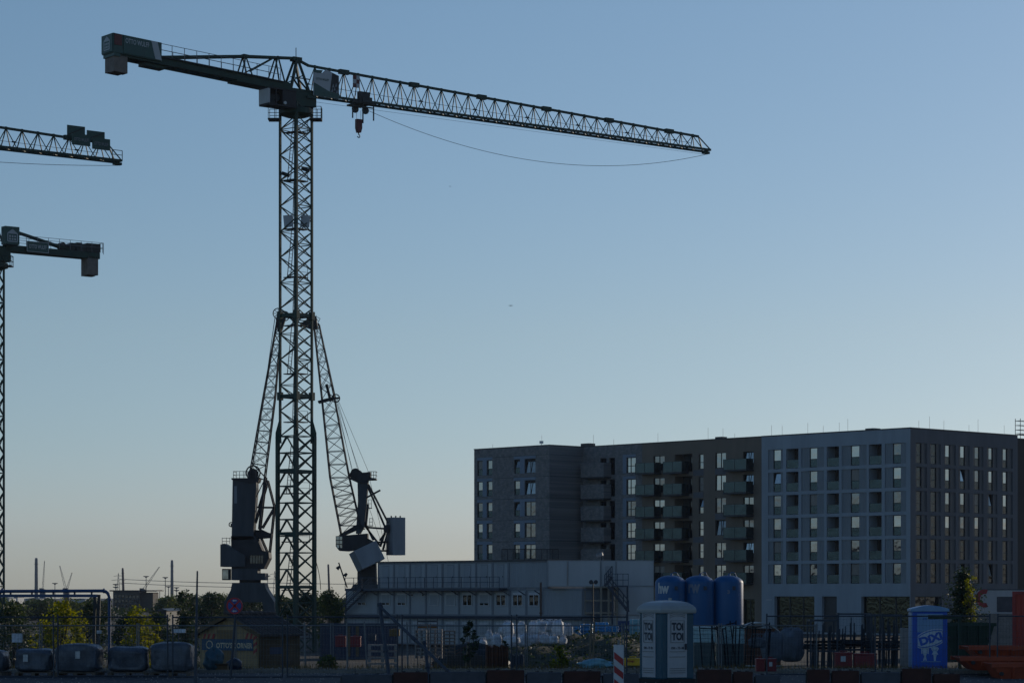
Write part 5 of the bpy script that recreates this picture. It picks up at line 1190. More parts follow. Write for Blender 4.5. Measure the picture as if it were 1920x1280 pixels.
m = MB(); text(m, "OTTO'S CORNER", 1.55, (-.98,-.063,(z0b+z1b)/2-.02), (1,0,0), (0,0,1), .03, .2); m.ring((-2.05,-.063,(z0b+z1b)/2), .15, .035, (0,1,0), 18, .006); m.build('lettering', pm('cream_lettering', (.62,.52,.34), .5), bn)
rs, ws = MB(), MB()
for (xa, xb, za, zb3) in ((-GW+.06,-GW+.62,z1b+.01,z1b+.2), (-.62,-.06,z1b+.01,z1b+.22)):
    for k in range(6):
        (rs if k % 2 else ws).prism([(xa+(xb-xa)*k/6,-.05,za),(xa+(xb-xa)*(k+1)/6,-.05,za),(xa+(xb-xa)*(k+1)/6+.07,-.05,zb3),(xa+(xb-xa)*k/6+.07,-.05,zb3)], (0,.02,0))
for k in range(6): (rs if k % 2 else ws).prism([(-.17,-.055,z0b-.25+k*.12),(-.03,-.055,z0b-.15+k*.12),(-.03,-.055,z0b-.03+k*.12),(-.17,-.055,z0b-.13+k*.12)], (0,.02,0))
rs.build('red_warning_stripe', M_red, t); ws.build('white_warning_stripe', M_hut, t)
m = MB(); m.b(.03, .04, .7, 1.5, ez-.75, ez-.5); m.build('painted_patch', pm('faded_blue_patch', (.08,.09,.14), .7), t)
hp_ = thing('plastic_sheet_heap', 'crumpled blue-green plastic sheet lying in front of the tool hut', 'plastic sheet', P(400, 1250, 84), R(20)); hp_.location.z = .05; m = lump(.6, .5, .72, 21, 30, .12, 1.0); m.build('sheet', pm('blue_green_sheet', (.035,.09,.12), .5, 0, .3, 4, .8, 6), hp_, smooth=True)
hp2 = thing('bin_bag', 'dark blue filled bin bag leaning on the gable of the tool hut', 'bin bag', P(440, 1250, 85)); hp2.location.z = .03; lump(.5, .45, .42, 5, 24, .06, .8).build('bag', pm('dark_blue_bag', (.015,.025,.05), .35, 0, .3, 4, .6, 8), hp2, smooth=True)
bx_ = thing('cardboard_box', 'small torn brown carton beside the dark bin bag', 'carton', P(416, 1256, 84)); bx_.location.z = .03; m = MB(); m.b(-.2,.2,-.15,.15,0,.2); m.prism([(-.2,-.15,.2),(.2,-.15,.2),(.25,-.3,.28),(-.2,-.28,.27)], (0,0,.01)); m.build('carton', pm('brown_card', (.16,.10,.05), .9), bx_)

# ------------------------------------------------------------------ site clutter
M_bag = pm('white_woven_bag', (.55, .59, .65), .7, 0, .3, 2.5, 1.0, 7); M_bag2 = pm('grey_woven_bag', (.12, .14, .17), .7, 0, .25, 2.5, .7, 6)
def bulk_bag(px, pyb, w_px, h_px, D, seed, label, matr, group='white bulk bags piled on the soil mound'):
    x = px_x(px, D); s = F/D; zb = pz(pyb, D); t = thing('bulk_bag', label, 'bulk bag', (x, D, zb), R(seed*37 % 90), group); w_, h_ = .86*w_px/s, .97*h_px/s
    lump(w_, w_*.95, h_, seed, 28, .05, .5).build('bag', matr, t, smooth=True); m = MB()
    for a in range(4):
        ca, sa = math.cos(a*1.571+.78), math.sin(a*1.571+.78); r = w_*.42; p = Vector((ca*r, sa*r, h_*.9)); m.path([p, p+Vector((-ca*.03,-sa*.03,.16)), p+Vector((-ca*.16+sa*.05,-sa*.16-ca*.05,.18)), p+Vector((-ca*.2+sa*.1,-sa*.2-ca*.1,-.02))], .022, 5)
    m.build('lifting_loop', matr, t); return t
bags = [(953,1193,23,28,160,'white bulk bag at the upper left of the pile'), (931,1212,20,24,157,'white bulk bag at the lower left end of the pile'), (957,1214,28,24,155,'white bulk bag in the front row, next right of the lower left one'), (978,1196,20,30,160,'white bulk bag on top, half behind the fence post with the small plate'), (983,1212,24,24,156,'white bulk bag in the front row below the fence plate'), (1001,1192,22,27,162,'white bulk bag at the top middle of the pile, left of the squarish one'), (1014,1187,20,24,158,'squarish white bulk bag with dark seams at the top middle'), (1006,1206,20,18,157,'small sagging white bulk bag in the lower middle of the pile'), (1021,1206,22,18,156,'low white bulk bag right of the small sagging one'), (1030,1183,20,20,163,'white bulk bag at the very top right of the middle'), (1046,1194,26,32,158,'tall white bulk bag in the right half of the pile'), (1063,1192,22,22,160,'white bulk bag at the right end beside the blue insulation packs'), (904,1212,20,14,152,'flat white bag lying left of the pile by the young tree'), (897,1222,16,10,150,'flattest white bag at the far left on the ground')]
bags += [(942,1188,15,13,163,'small white bag tucked behind the upper left bag'), (968,1188,14,15,164,'small white bag between the two upper left bags'), (1038,1206,18,15,155,'small white bag in the front row below the tall right one'), (1056,1207,16,13,156,'smallest white bag at the right foot of the pile'), (992,1204,16,14,156,'small white bag in the gap under the top middle bags'), (968,1206,15,13,154,'small white bag in front between the two left front bags'), (917,1200,15,16,160,'slumped white bag beyond the lower left end of the pile')]
for i, (px, py, w_, h_, D, l) in enumerate(bags): bulk_bag(px, py, w_, h_, D, i+2, l, M_bag)
for i, (px, py, w_, h_, D, l, mt) in enumerate(((1420,1214,36,20,97,'lumpy pale grey bag low behind the red crates',M_bag2), (1448,1240,42,56,98,'big grey bulk bag standing behind the red crates',M_bag2), (1484,1240,46,64,99,'big dark meshed bulk bag right of the grey one',M_bag2))): bulk_bag(px, py, w_, h_, D, i+31, l, mt, 'grey bulk bags behind the red crates')
M_ins = pm('bright_blue_film', (.05, .28, .58), .35, 0, .25, 2, .5, 6); M_cyan = pm('pale_cyan_film', (.16, .36, .44), .35, 0, .25, 2, .5, 6)
for i, (p0, p1, y0, y1, D, l, mt) in enumerate(((1070,1088,1172,1190,165,'bright blue insulation pack at the left end of the row on the mound',M_ins), (1089,1112,1169,1190,166,'wide bright blue insulation pack, second of the row on the mound',M_ins), (1113,1140,1166,1184,168,'highest bright blue insulation pack on the mound',M_ins), (1141,1158,1173,1184,167,'low bright blue pack right of the highest one',M_ins), (1181,1202,1160,1190,170,'pale cyan pack beside the dark blue site box',M_cyan))):
    t = thing('insulation_pack', l, 'insulation pack', (px_x((p0+p1)/2, D), D, pz(y1, D)), R((3,-5,4,8,-3)[i]), 'film wrapped insulation packs on the soil mound'); wd = (p1-p0)/F*D; hh = (y1-y0)/F*D
    m = MB()
    for k in range(3): m.b(-wd/2, wd/2, -.5, .5, hh*k/3+.006, hh*(k+1)/3-.006)
    m.build('pack', mt, t, bevel=.05); m = MB()
    for q in (-.25, .25): m.b(wd*q-.02, wd*q+.02, -.51, .51, -.005, hh+.012)
    m.build('strap', M_sign_w, t)
t = thing('site_box', 'dark blue site storage box with pale label, right end of the mound', 'box', (px_x(1169,170), 170, pz(1185,170))); hh = 22/F*170; wd = 21/F*170
m = MB(); m.b(-wd/2, wd/2, -.4, .4, 0, hh-.06); m.build('body', pm('royal_blue_paint', (.015,.05,.17), .5), t, bevel=.02); m = MB(); m.b(-wd/2-.02, wd/2+.02, -.42, .42, hh-.055, hh); m.build('lid', MATS['royal_blue_paint'], t); m = MB(); m.b(.05, .3, -.415, -.402, .25, .45); m.build('paper_label', M_sign_g, t)
# greenish stacked boards and panels leaning on them
M_board = pm('pale_green_film', (.34, .50, .52), .35, 0, .25, 1.5, .5, 5)
for p0, p1, y0, y1, D, l in ((1300,1342,1174,1204,100,'pale green wrapped board stack, left one behind the leaning fence panels'), (1344,1396,1173,1206,101,'pale green wrapped board stack, right one behind the leaning fence panels')):
    t = thing('board_stack', l, 'board stack', (px_x(p0,D), D, prof(D)), 0, 'stacks of wrapped boards'); wd = (p1-p0)/F*D; z1 = pz(y0,D)-prof(D); z0 = pz(y1,D)-prof(D)
    m = MB()
    for k in range(4): m.b(0+.01*(k%2), wd-.01*(k%2), 0, 1.0, z0+(z1-z0)*k/4+.004, z0+(z1-z0)*(k+1)/4-.004)
    m.build('wrapped_boards', M_board, t, bevel=.015); m = MB(); m.b(.03, wd-.03, .03, .97, .15, z0); m.build('lower_boards', pm('dull_green_boards_%d' % p0, (.06,.09,.09), .6), t); m = MB()
    for q in (.08, .5, .86): m.b(wd*q, wd*q+.1, 0, 1, 0, .15)
    m.build('bearer', M_pal, t)
t = thing('glass_sheets', 'long low stack of pale sheets lying behind the red crates', 'sheet stack', (px_x(1400,96), 96, prof(96))); m = MB()
for k in range(5): m.b(0, 1.3, 0, .7, .35+k*.13, .39+k*.13)
m.build('sheet', M_cyan, t); m = MB(); m.b(.1,.2,0,.7,0,.35); m.b(1.1,1.2,0,.7,0,.35); m.build('bearer', M_pal, t)
for i in range(8):
    D = 96.0+.25*i; px = 1308+i*11.5; lean = (-1)**i*.03+random.uniform(-.02,.02); o = fpC if i == 0 else copy_tree(fpC); o.location = (px_x(px, D), 93.0+.12*i, -.62); o.rotation_euler = (R(random.uniform(-7,7)), lean, R(74+random.uniform(-5,6)))
    o['label'] = 'dark mesh fence panel leaning edge-on beside the teal toilet, %s from left' % ORD[i]; o['group'] = 'fence panels leaning in a stack'
# red crates
M_redp = pm('dark_red_plastic', (.19, .012, .018), .5, 0, .15)
def crate(label, p0, p1, y0, y1, D, matr, lab=False, group='red crates', name='crate', cat='crate'):
    x0, x1 = px_x(p0,D), px_x(p1,D); zb = pz(y1,D); wd, hh = x1-x0, pz(y0,D)-zb; t = thing(name, label, cat, (x0, D, zb), 0, group)
    m = MB(); m.b(0, wd, 0, .4, 0, hh*.86); m.build('body', matr, t, bevel=.02); m = MB(); m.b(-.01, wd+.01, -.01, .41, hh*.87, hh); m.tube((wd*.3,.2,hh+.04), (wd*.7,.2,hh+.04), .02, 6); m.build('lid', matr, t); m = MB()
    for k in range(1, 4): m.b(wd*k/4-.012, wd*k/4+.012, -.015, .0, .03, hh*.83)
    m.build('rib', matr, t)
    if lab: m = MB(); m.b(wd*.3, wd*.6, -.02, -.016, hh*.4, hh*.75); m.build('paper_label', M_sign_g, t)
    return t
crate('dark red plastic crate, left of two behind the barriers right of the teal toilet', 1418, 1434, 1234, 1258, 82, M_redp); crate('dark red plastic crate with pale label, right of two behind the barriers', 1436, 1456, 1234, 1258, 82, M_redp, True)
crate('dark red crate on the left side of the tube rack behind the front fence', 1567, 1598, 1222, 1251, 90, M_redp, True); crate('long dark red crate on the right side of the tube rack', 1602, 1644, 1224, 1251, 90, M_redp)
crate('red crate right of the tower crane foot, left one', 628, 648, 1191, 1212, 118, M_redp, False, 'red crates at the crane foot'); crate('red crate right of the tower crane foot, right one', 657, 676, 1192, 1212, 118, M_redp, False, 'red crates at the crane foot')
crate('ochre box among pallets behind the front fence post', 730, 749, 1179, 1192, 122, pm('ochre_paint', (.16,.10,.03), .6), False, 'boxes in the yard'); crate('grey rounded box right of the red crates', 689, 704, 1189, 1200, 120, M_galvd, False, 'boxes in the yard')
t = crate('yellow case with red lettering on the verge left of the teal toilet', 1171, 1203, 1233, 1247, 85, pm('bright_yellow_plastic', (.72,.43,.02), .5), False, 'yellow cases', 'yellow_case', 'case')
wd = 32/F*85; m = MB(); text(m, 'Brings', .26, (wd*.34, -.022, .145), (1,0,0), (0,0,1), .03, .09); m.build('lettering', M_red, t)
# navy container and low crates behind the crane foot
t = thing('site_container', 'long low navy container behind the red crates, half in shade', 'container', (px_x(600,205), 205, PIT)); wd = 6.1
m = MB(); m.b(.06, wd-.06, .06, 2.3, .1, 2.75); m.build('wall_panel', corr_mat('navy_container_steel', (.012,.022,.06), .25), t); m = MB()
for x in (0, wd-.12): m.b(x, x+.12, 0, .12, 0, 2.8)
m.b(.12, wd-.12, 0, .12, 2.68, 2.8); m.b(.12, wd-.12, 0, .12, 0, .12); m.build('frame', M_navy, t); m = MB(); m.b(wd*.35, wd*.39, .02, .058, .2, 2.6); m.b(wd*.46, wd*.5, .02, .058, .2, 2.6); m.build('locking_bar', pm('ochre_bar', (.10,.06,.02), .5), t)
for i, (p0, p1, y0, y1, D, l) in enumerate(((778,800,1179,1222,128,'grey stacked pallets, left stack behind the orange striped frame'), (801,829,1178,1222,129,'grey stacked pallets, middle stack'), (832,854,1181,1222,127,'lighter stacked pallets with gaps, right stack'), (690,745,1206,1240,116,'low wide pallet stack with blue-grey sheets right of the red crates'))):
    x0, x1 = px_x(p0,D), px_x(p1,D); zb = pz(y1,D)-.3; n = 8 if i < 3 else 4; hh = pz(y0,D)-zb; t = thing('pallet_stack', l, 'pallet stack', (x0, D, zb), R(2*(i-1)), 'stacks of pallets'); wd = x1-x0; m = MB()
    for k in range(n):
        z = hh*k/n
        for q in (0, .45, .9): m.b(wd*q, wd*q+wd*.1, 0, .9, z, z+hh/n*.62)
        for r in range(5): m.b(0, wd, r*.19, r*.19+.13, z+hh/n*.64, z+hh/n*.86)
    m.build('pallet', M_pal if i == 2 else M_conc, t)
t = thing('roadwork_barrier', 'orange and pale banded frame standing behind the grey pallet stacks', 'barrier', (px_x(783,135), 135, PIT)); wd = 37/F*135; zt_, zm_, zl_ = pz(1156,135)-PIT, pz(1170,135)-PIT, pz(1177,135)-PIT
m = MB()
for x in (0, wd): m.bar((x,0,0), (x,0,zt_), .05)
m.bar((0,0,zt_), (wd,0,zt_), .05); m.build('frame', M_bar_g, t); m = MB(); m.b(.03, wd-.03, -.03, .0, zl_, zm_); m.build('orange_board', pm('dull_orange', (.22,.085,.02), .6), t); m = MB(); m.b(.03, wd-.03, -.03, .0, zm_+.12, zm_+.2); m.build('pale_rail', M_bar_g, t)
random.seed(11)
t = thing('rebar_heap', 'dark tangled heap of reinforcement mesh left of the white bulk bags', 'rebar', (px_x(885,140), 140, PIT)); m = MB()
for k in range(130): x = random.uniform(-2.1, 1.2); h_ = 1.0+1.1*math.exp(-((x+.2)/1.2)**2); p = Vector((x, random.uniform(-.8,.8), random.uniform(.0, h_+.45))); d = Vector((random.uniform(-.9,.9), random.uniform(-.3,.3), random.uniform(-.35,.35))); m.bar(p-d, p+d, .03)
m.build('bar', M_rust, t); lump(3.6, 1.6, 2.3, 9, 30, .09, .8).build('heap', M_dark, t, smooth=True)
for i, (p0, p1, y0, D, l) in enumerate(((911,954,1208,91,'rust brown steel sheet pile standing at the verge'), (956,982,1224,90.5,'dark blue-black sheet pile next to the rusty one'), (838,905,1222,95,'low brown timber stack at the verge left of the rusty sheets'))):
    x0, x1 = px_x(p0,D), px_x(p1,D); zb = prof(D)-.05; hh = pz(y0,D)-zb; t = thing('sheet_pile', l, 'material stack', (x0, D, zb), R((4,-3,2)[i]), 'material stacks at the verge'); m = MB(); n = 9
    for k in range(n): x = (x1-x0)*k/n; m.b(x+.01, x+(x1-x0)/n-.01, .03*(k%2), .5, 0, hh*(1-.04*((k*7)%3)))
    m.build('sheet', (M_rust, M_navy, M_brownd)[i], t)
# stakes and young trees
def stake_pair(label, px, py0, D):
    t = thing('tree_stakes', label, 'stakes', (px_x(px,D), D, prof(D)-.1)); m = MB(); h_ = pz(py0,D)-prof(D)+.1
    m.tube((-.09,0,0), (.02,0,h_), .035, 7); m.tube((.06,.05,0), (.12,.05,h_+.05), .035, 7); m.bar((-.0,.02,h_*.8), (.13,.05,h_*.82), .05); m.build('stake', pm('pale_wood_%d' % px, (.19,.15,.10), .8), t); return t
stake_pair('pair of pale wooden stakes in front of the overgrown mound', 1108, 1168, 92); stake_pair('pair of pale wooden stakes beside the small young tree left of the bags', 876, 1208, 91)
def leaves(mb, c, rx, ry, rz_, n, size, rnd, droop=.0):
    for _ in range(n):
        while True:
            p = Vector((rnd.uniform(-1,1), rnd.uniform(-1,1), rnd.uniform(-1,1)))
            if p.length < 1: break
        p = Vector((c[0]+p.x*rx, c[1]+p.y*ry, c[2]+p.z*rz_)); s = size*rnd.uniform(.6,1.35); a = Vector((rnd.gauss(0,1), rnd.gauss(0,1), rnd.gauss(0,.6))).normalized(); b = a.cross(Vector((rnd.gauss(0,1), rnd.gauss(0,1), rnd.gauss(0,1)))).normalized()
        mb.add([p-a*s*.5, p+b*s*.3, p+a*s*.55, p-b*s*.3], [(0,1,2,3)])
LG_y = leaf_mat('yellow_green_leaves', (.09,.125,.014), (.2,.215,.028), .6); LG_d = leaf_mat('dark_green_leaves', (.015,.03,.012), (.035,.06,.02), .3); LG_m = leaf_mat('mid_green_leaves', (.04, .07, .022), (.085, .11, .03), .45)
M_bark = pm('tree_bark', (.05,.04,.03), .9, 0, .3, 3, .4)
def tree(name, label, cat, x, y, zb, h, w, lm_, n, leaf, seed, group=None, trunk=.25, clumps=22, shape='round', low=.15):
    rnd = random.Random(seed); t = thing(name, label, cat, (x, y, zb), 0, group); tr = MB(); cr = MB()
    tr.tube((0,0,0), (.03*h*rnd.uniform(-1,1),0,h*.45), trunk*.5*h/6, 8, trunk*.33*h/6); 
    for k in range(clumps):
        q = (k+.5)/clumps; z = h*(low+(1-low)*q*.93)
        r = {'round': math.sin(math.pi*min(1,(.12+q*.86)))**.7, 'cone': (1-q)*1.0+.08, 'col': math.sin(math.pi*(.1+q*.8))**.5}[shape]*w/2
        a = rnd.uniform(0, 6.28); d = r*rnd.uniform(.35,.85); c = (d*math.cos(a), d*math.sin(a), z); s = w*rnd.uniform(.14,.24)*(1 if shape != 'cone' else .45+.75*(1-q))
        tr.tube((0,0,min(h*.45,z*.6)), c, trunk*.14*h/6, 5, trunk*.04*h/6); leaves(cr, c, s, s, s*.75, n//clumps, leaf, rnd)
    for _ in range(n//9):                   # stray twigs break the outline
        a = rnd.uniform(0,6.28); q = rnd.uniform(.1,1); r = w/2*rnd.uniform(.6,1.05)*math.sin(math.pi*min(1,.1+q*.85)); leaves(cr, (r*math.cos(a), r*math.sin(a), h*(low+(1-low)*q)), .12*w*.4, .12*w*.4, .1*h*.3, 1, leaf, rnd)
    tr.build('trunk', M_bark, t); cr.build('crown', lm_, t); return t
def tpx(name, label, cat, p0, p1, ytop, D, lm_, n, leafpx, seed, group=None, zb=None, **k):
    x = px_x((p0+p1)/2, D); zb = gz(x, D) if zb is None else zb; return tree(name, label, cat, x, D, zb, pz(ytop, D)-zb, (p1-p0)/F*D, lm_, n, leafpx/F*D, seed, group, **k)
for i, (p0, p1, yt, D, l) in enumerate(((-20,70,1138,165,'at the far left edge'), (60,128,1141,175,'left of the sunlit bush'), (132,214,1140,170,'behind the blue pipe leg'), (206,268,1150,180,'behind the right sunlit bush'), (262,330,1146,172,'left of the tool hut roof'), (318,380,1143,160,'behind the tall pole'))):
    tpx('bush', 'dark overgrown yard bush ' + l, 'bush', p0, p1, yt, D, LG_d, 2600, 5, 60+i, 'dark bushes in the yard', low=.0, clumps=30)
# trees from near to far
tpx('bush', 'large yellow-green sunlit bush under the blue pipe at the left', 'bush', 72, 158, 1118, 118, LG_y, 2600, 6, 1, low=.05, clumps=30)
tpx('bush', 'yellow-green sunlit bush right of the bent blue pipe', 'bush', 212, 300, 1134, 114, LG_y, 2600, 6, 2, low=.02, clumps=30)
tpx('bush', 'low spreading yellow-green bush at the foot of the tall sunlit bush on its left', 'bush', 58, 110, 1152, 116, LG_y, 1100, 6, 21, low=.0, clumps=20)
tpx('bush', 'low spreading yellow-green bush at the foot of the tall sunlit bush on its right', 'bush', 122, 178, 1146, 117, LG_y, 1300, 6, 22, low=.0, clumps=20)
tpx('bush', 'wide yellow-green bush leaning right beyond the second sunlit bush', 'bush', 258, 312, 1150, 113, LG_y, 1300, 6, 23, low=.0, clumps=20)
tpx('bush', 'small yellow-green bush between the two leftmost pallets', 'bush', 44, 74, 1188, 105, LG_y, 600, 5, 3, low=.05, clumps=12)
tpx('bush', 'dark green bush at the far left below the blue pipe', 'bush', -20, 78, 1126, 135, LG_d, 2200, 6, 4, low=.02, clumps=26)
tpx('bush', 'dark green bush between the sunlit bush and the pipe leg', 'bush', 140, 206, 1122, 140, LG_d, 1800, 6, 5, low=.02, clumps=26)
tpx('tree', 'loose dark tree left of the tall pole with twigs against the sky', 'tree', 318, 376, 1102, 210, LG_d, 1400, 5, 6, clumps=18, low=.1)
tpx('tree', 'round sunlit green tree right of the tower crane foot', 'tree', 584, 652, 1104, 250, LG_m, 4200, 4.5, 7, low=.0, clumps=40, zb=-3.5)
tpx('tree', 'smaller dark tree behind the tower crane foot', 'tree', 530, 604, 1110, 345, LG_d, 3200, 4.5, 8, low=.02, clumps=24)
tpx('tree', 'dark green tree left of the portal of the left harbour crane', 'tree', 358, 434, 1112, 360, LG_d, 3000, 4.5, 9, low=.02, clumps=26)
tpx('tree', 'dark green tree between left harbour crane and tower crane', 'tree', 488, 552, 1114, 365, LG_d, 2800, 4.5, 10, low=.02, clumps=22)
tpx('tree', 'tall pointed evergreen in front of the grey corner block', 'tree', 1758, 1852, 1064, 200, LG_d, 9000, 4.5, 12, low=.03, clumps=70, shape='cone')
tpx('tree', 'yellow-green leaves added as the sunlit right side of the pointed evergreen', 'tree', 1806, 1834, 1074, 198.6, LG_y, 550, 4.5, 13, low=.4, clumps=20, shape='col')  # yellow leaves stand in for sunlight on the evergreen's right side
tpx('bush', 'yellow-green weed bush on the verge in front of the mound', 'bush', 1026, 1074, 1208, 90, LG_y, 900, 6, 14, low=.03, clumps=22, shape='cone')
tpx('bush', 'low green weeds right of the tool hut', 'bush', 590, 640, 1230, 89.5, LG_m, 700, 6, 15, low=.03, clumps=18)
tpx('young_tree', 'thin young tree with sparse dark leaves left of the bulk bags', 'tree', 862, 898, 1160, 90, LG_d, 260, 8, 16, clumps=16, low=.25, trunk=.12)
tpx('young_tree', 'small leafy sapling in front of the lowest bulk bags', 'tree', 936, 956, 1196, 92, LG_d, 160, 7, 17, clumps=10, low=.3, trunk=.1)
far_l = ['at the far left edge', 'second from the left edge', 'behind the sunlit bush', 'left of the distant brown building', 'right of the distant brown building', 'behind the loose dark tree', 'left of the harbour crane', 'behind the harbour crane portal', 'between the two harbour cranes']
for i, (p0, p1, yt) in enumerate(((-40,60,1130),(30,115,1131),(88,172,1129),(140,220,1131),(278,350,1121),(322,400,1117),(378,450,1115),(430,510,1118),(540,670,1119))):
    tpx('tree', 'distant dark row tree ' + far_l[i], 'tree', p0, p1, yt, 500+14*(i % 3), LG_d if i % 2 else LG_m, 2600, 4.2, 40+i, 'distant trees behind the yard', low=.0, clumps=34)
rw = random.Random(77); wm2 = MB()
for k in range(14000):
    px = rw.uniform(-60, 690); D = rw.uniform(540, 640); top = 1128+4*math.sin(px*.06)+3*math.sin(px*.17+1)-(6 if px > 280 else 0); py = top+abs(rw.gauss(0, 9)); p = P(px, py, D)
    if p.z < PIT or (206 < px < 300 and py < 1141): continue
    leaves(wm2, p, .5, .5, .5, 1, .75, rw)
tag(wm2.build('woodland', LG_d), 'far belt of dark woodland behind the yard on the left', 'woodland', kind='stuff')
# weeds along the verge: uncountable
rnd = random.Random(5); wd_ = MB()
for _ in range(5200):
    x = rnd.uniform(-17, 17); y = rnd.uniform(84.2, 89.5); h_ = rnd.uniform(.03,.16)*(1+1.2*max(0, math.sin(x*1.7))*rnd.random()); a = rnd.uniform(0,6.28); b = rnd.uniform(.005,.012); z = .08 if y < 88 else .04
    wd_.add([(x-b*math.cos(a), y-b*math.sin(a), z), (x+b*math.cos(a), y+b*math.sin(a), z), (x+rnd.uniform(-.07,.07), y+rnd.uniform(-.05,.05), z+h_)], [(0,1,2)])
tag(wd_.build('grass', leaf_mat('dry_grass', (.07,.06,.02), (.16,.13,.05), .5)), 'dry grass and weeds along the kerb strip', 'grass', kind='stuff')
wm = MB()
for _ in range(5000):
    x = rnd.uniform(MX-MRX, MX+MRX); y = rnd.uniform(MY-MRY, MY+MRY); q = mound(x,y)
    if q > .2: leaves(wm, (x, y, PIT-.05+q+rnd.uniform(0,.2)), .1, .1, .1, 1, .22, rnd)
tag(wm.build('ground_cover', LG_d), 'low dark weeds covering the soil mound', 'weeds', kind='stuff')
t = thing('plastic_sheet_heap', 'pale cyan torn film lying at the foot of the soil mound', 'plastic sheet', P(1118, 1250, 89)); t.location.z = -.02; lump(1.05, .5, .34, 33, 30, .13, .8).build('sheet', M_cyan, t, smooth=True)

# ------------------------------------------------------------------ right foreground
M_org = pm('orange_red_skip_paint', (.32, .05, .015), .55, .1, .25, 1.5); M_grn = pm('dark_green_skip_paint', (.008, .03, .018), .55, .1, .2)
def skip(label, px0, px1, y0, y1, D, matr, depth=1.7, taper=.45, group=None, rz=0):
    x0, x1 = px_x(px0,D), px_x(px1,D); zb = pz(y1,D); wd, hh = x1-x0, pz(y0,D)-zb; t = thing('skip_container', label, 'skip', (x0, D, zb), rz, group); tp = min(taper, wd*.3)
    m = MB(); th = .06
    m.add([(tp,.1,0),(wd-tp,.1,0),(wd,0,hh),(0,0,hh), (tp,depth-.1,0),(wd-tp,depth-.1,0),(wd,depth,hh),(0,depth,hh), (th,th,hh),(wd-th,th,hh),(wd-th,depth-th,hh),(th,depth-th,hh), (tp+th,.16,.1),(wd-tp-th,.16,.1),(wd-tp-th,depth-.16,.1),(tp+th,depth-.16,.1)],
          [(0,1,2,3),(1,5,6,2),(5,4,7,6),(4,0,3,7),(0,4,5,1),(3,2,9,8),(2,6,10,9),(6,7,11,10),(7,3,8,11),(8,9,13,12),(9,10,14,13),(10,11,15,14),(11,8,12,15),(12,13,14,15)]); m.build('tub', matr, t)
    m = MB(); m.b(-.04, wd+.04, -.05, .0, hh-.1, hh+.02); m.b(-.04, wd+.04, depth, depth+.05, hh-.1, hh+.02)
    for q in (.3, .5, .7): m.bar((wd*q, .07, .05), (wd*q, -.03, hh-.1), .08)
    m.build('rim', matr, t); m = MB()
    for q in (.12, .88): m.tube((wd*q,-.12,hh*.62), (wd*q,.03,hh*.62), .06, 10)
    m.build('lifting_pin', M_dark, t); return t
og = 'orange skips stacked at the right edge'
skip('orange-red skip at the bottom of the nested stack at the right edge', 1862, 1990, 1244, 1292, 78, M_org, group=og); skip('orange-red skip in the middle of the nested stack, reaching further left', 1802, 1985, 1232, 1256, 80.2, M_org, group=og); skip('orange-red skip on top of the stack at the right edge', 1818, 1980, 1212, 1238, 82.2, M_org, group=og)
skip('dark green skip between blue toilet and orange skips', 1768, 1866, 1168, 1240, 96, M_grn, group='green skips')
t = thing('steel_beam', 'dark green steel beam lying across in front of the blue toilet', 'beam', P(1740, 1160, 87.6)); m = MB(); L_ = 62/F*88; m.b(0, L_, -.09, .09, .0, .02); m.b(0, L_, -.09, .09, .12, .14); m.b(0, L_, -.012, .012, .02, .12); m.build('section', M_grn, t); m = MB(); m.bar((L_*.95,0,0), (L_*.95,0,-1.9), .09); m.build('support', M_grn, t)
t = thing('site_container', 'red steel container cut off by the right edge', 'container', (px_x(1898,104), 104, PIT), R(-11.2)); m = MB(); hh = pz(1108,104)-PIT; m.b(.06, 2.38, .06, 5.9, .1, hh-.06); m.build('wall_panel', corr_mat('red_container_steel', (.38,.03,.014), .2), t); m = MB()
for x in (0, 2.32): m.b(x, x+.12, 0, .12, 0, hh)
m.b(.12, 2.32, 0, .12, hh-.12, hh); m.b(.12, 2.32, 0, .12, 0, .12); m.build('frame', M_red, t)
t = thing('lettered_container', 'white container with a big red letter C right of the pointed evergreen', 'container', (px_x(1822,212), 212, PIT), R(-10)); wd = 110/F*212; hh = pz(1104,212)-PIT; m = MB(); m.b(.01, wd, .01, 2.4, 2.0-.0, hh-.01); m.build('wall_panel', M_cont, t); m = MB(); m.b(0, wd, -.01, .1, hh-.08, hh); m.b(0, wd, -.01, .1, 2.0, 2.08); m.b(wd*.42, wd*.70, -.012, .0, 2.1, hh-.6); m.build('frame', M_bar_g, t)
m = MB(); s = 212/F; cx, cz = 24*s, hh-17*s; M_letter = pm('letter_red', (.25,.02,.03), .5)
for k in range(16):
    a0, a1 = R(70+k*13.75), R(70+(k+1)*13.75); ro, ri = 17*s, 8.5*s; m.prism([(cx+ro*math.cos(a0),-.03,cz+ro*math.sin(a0)), (cx+ro*math.cos(a1),-.03,cz+ro*math.sin(a1)), (cx+ri*math.cos(a1),-.03,cz+ri*math.sin(a1)), (cx+ri*math.cos(a0),-.03,cz+ri*math.sin(a0))], (0,.015,0))
for k in range(9):
    a0, a1 = R(-90+k*18), R(-90+(k+1)*18); c1 = 3*s; m.prism([(c1+9*s*math.cos(a0),-.03,cz+9*s*math.sin(a0)), (c1+9*s*math.cos(a1),-.03,cz+9*s*math.sin(a1)), (c1+5*s*math.cos(a1),-.03,cz+5*s*math.sin(a1)), (c1+5*s*math.cos(a0),-.03,cz+5*s*math.sin(a0))], (0,.015,0))
m.build('lettering', M_letter, t)
t = thing('low_wall', 'low grey concrete wall with pale top below the lettered container', 'wall', (px_x(1772,205), 205, PIT)); m = MB(); m.b(0, 8, 0, .3, 0, pz(1150,205)-PIT); m.build('wall', M_conc, t); m = MB(); m.b(-.03, 8.03, -.05, .35, pz(1150,205)-PIT, pz(1147,205)-PIT); m.build('coping', M_sign_g, t)
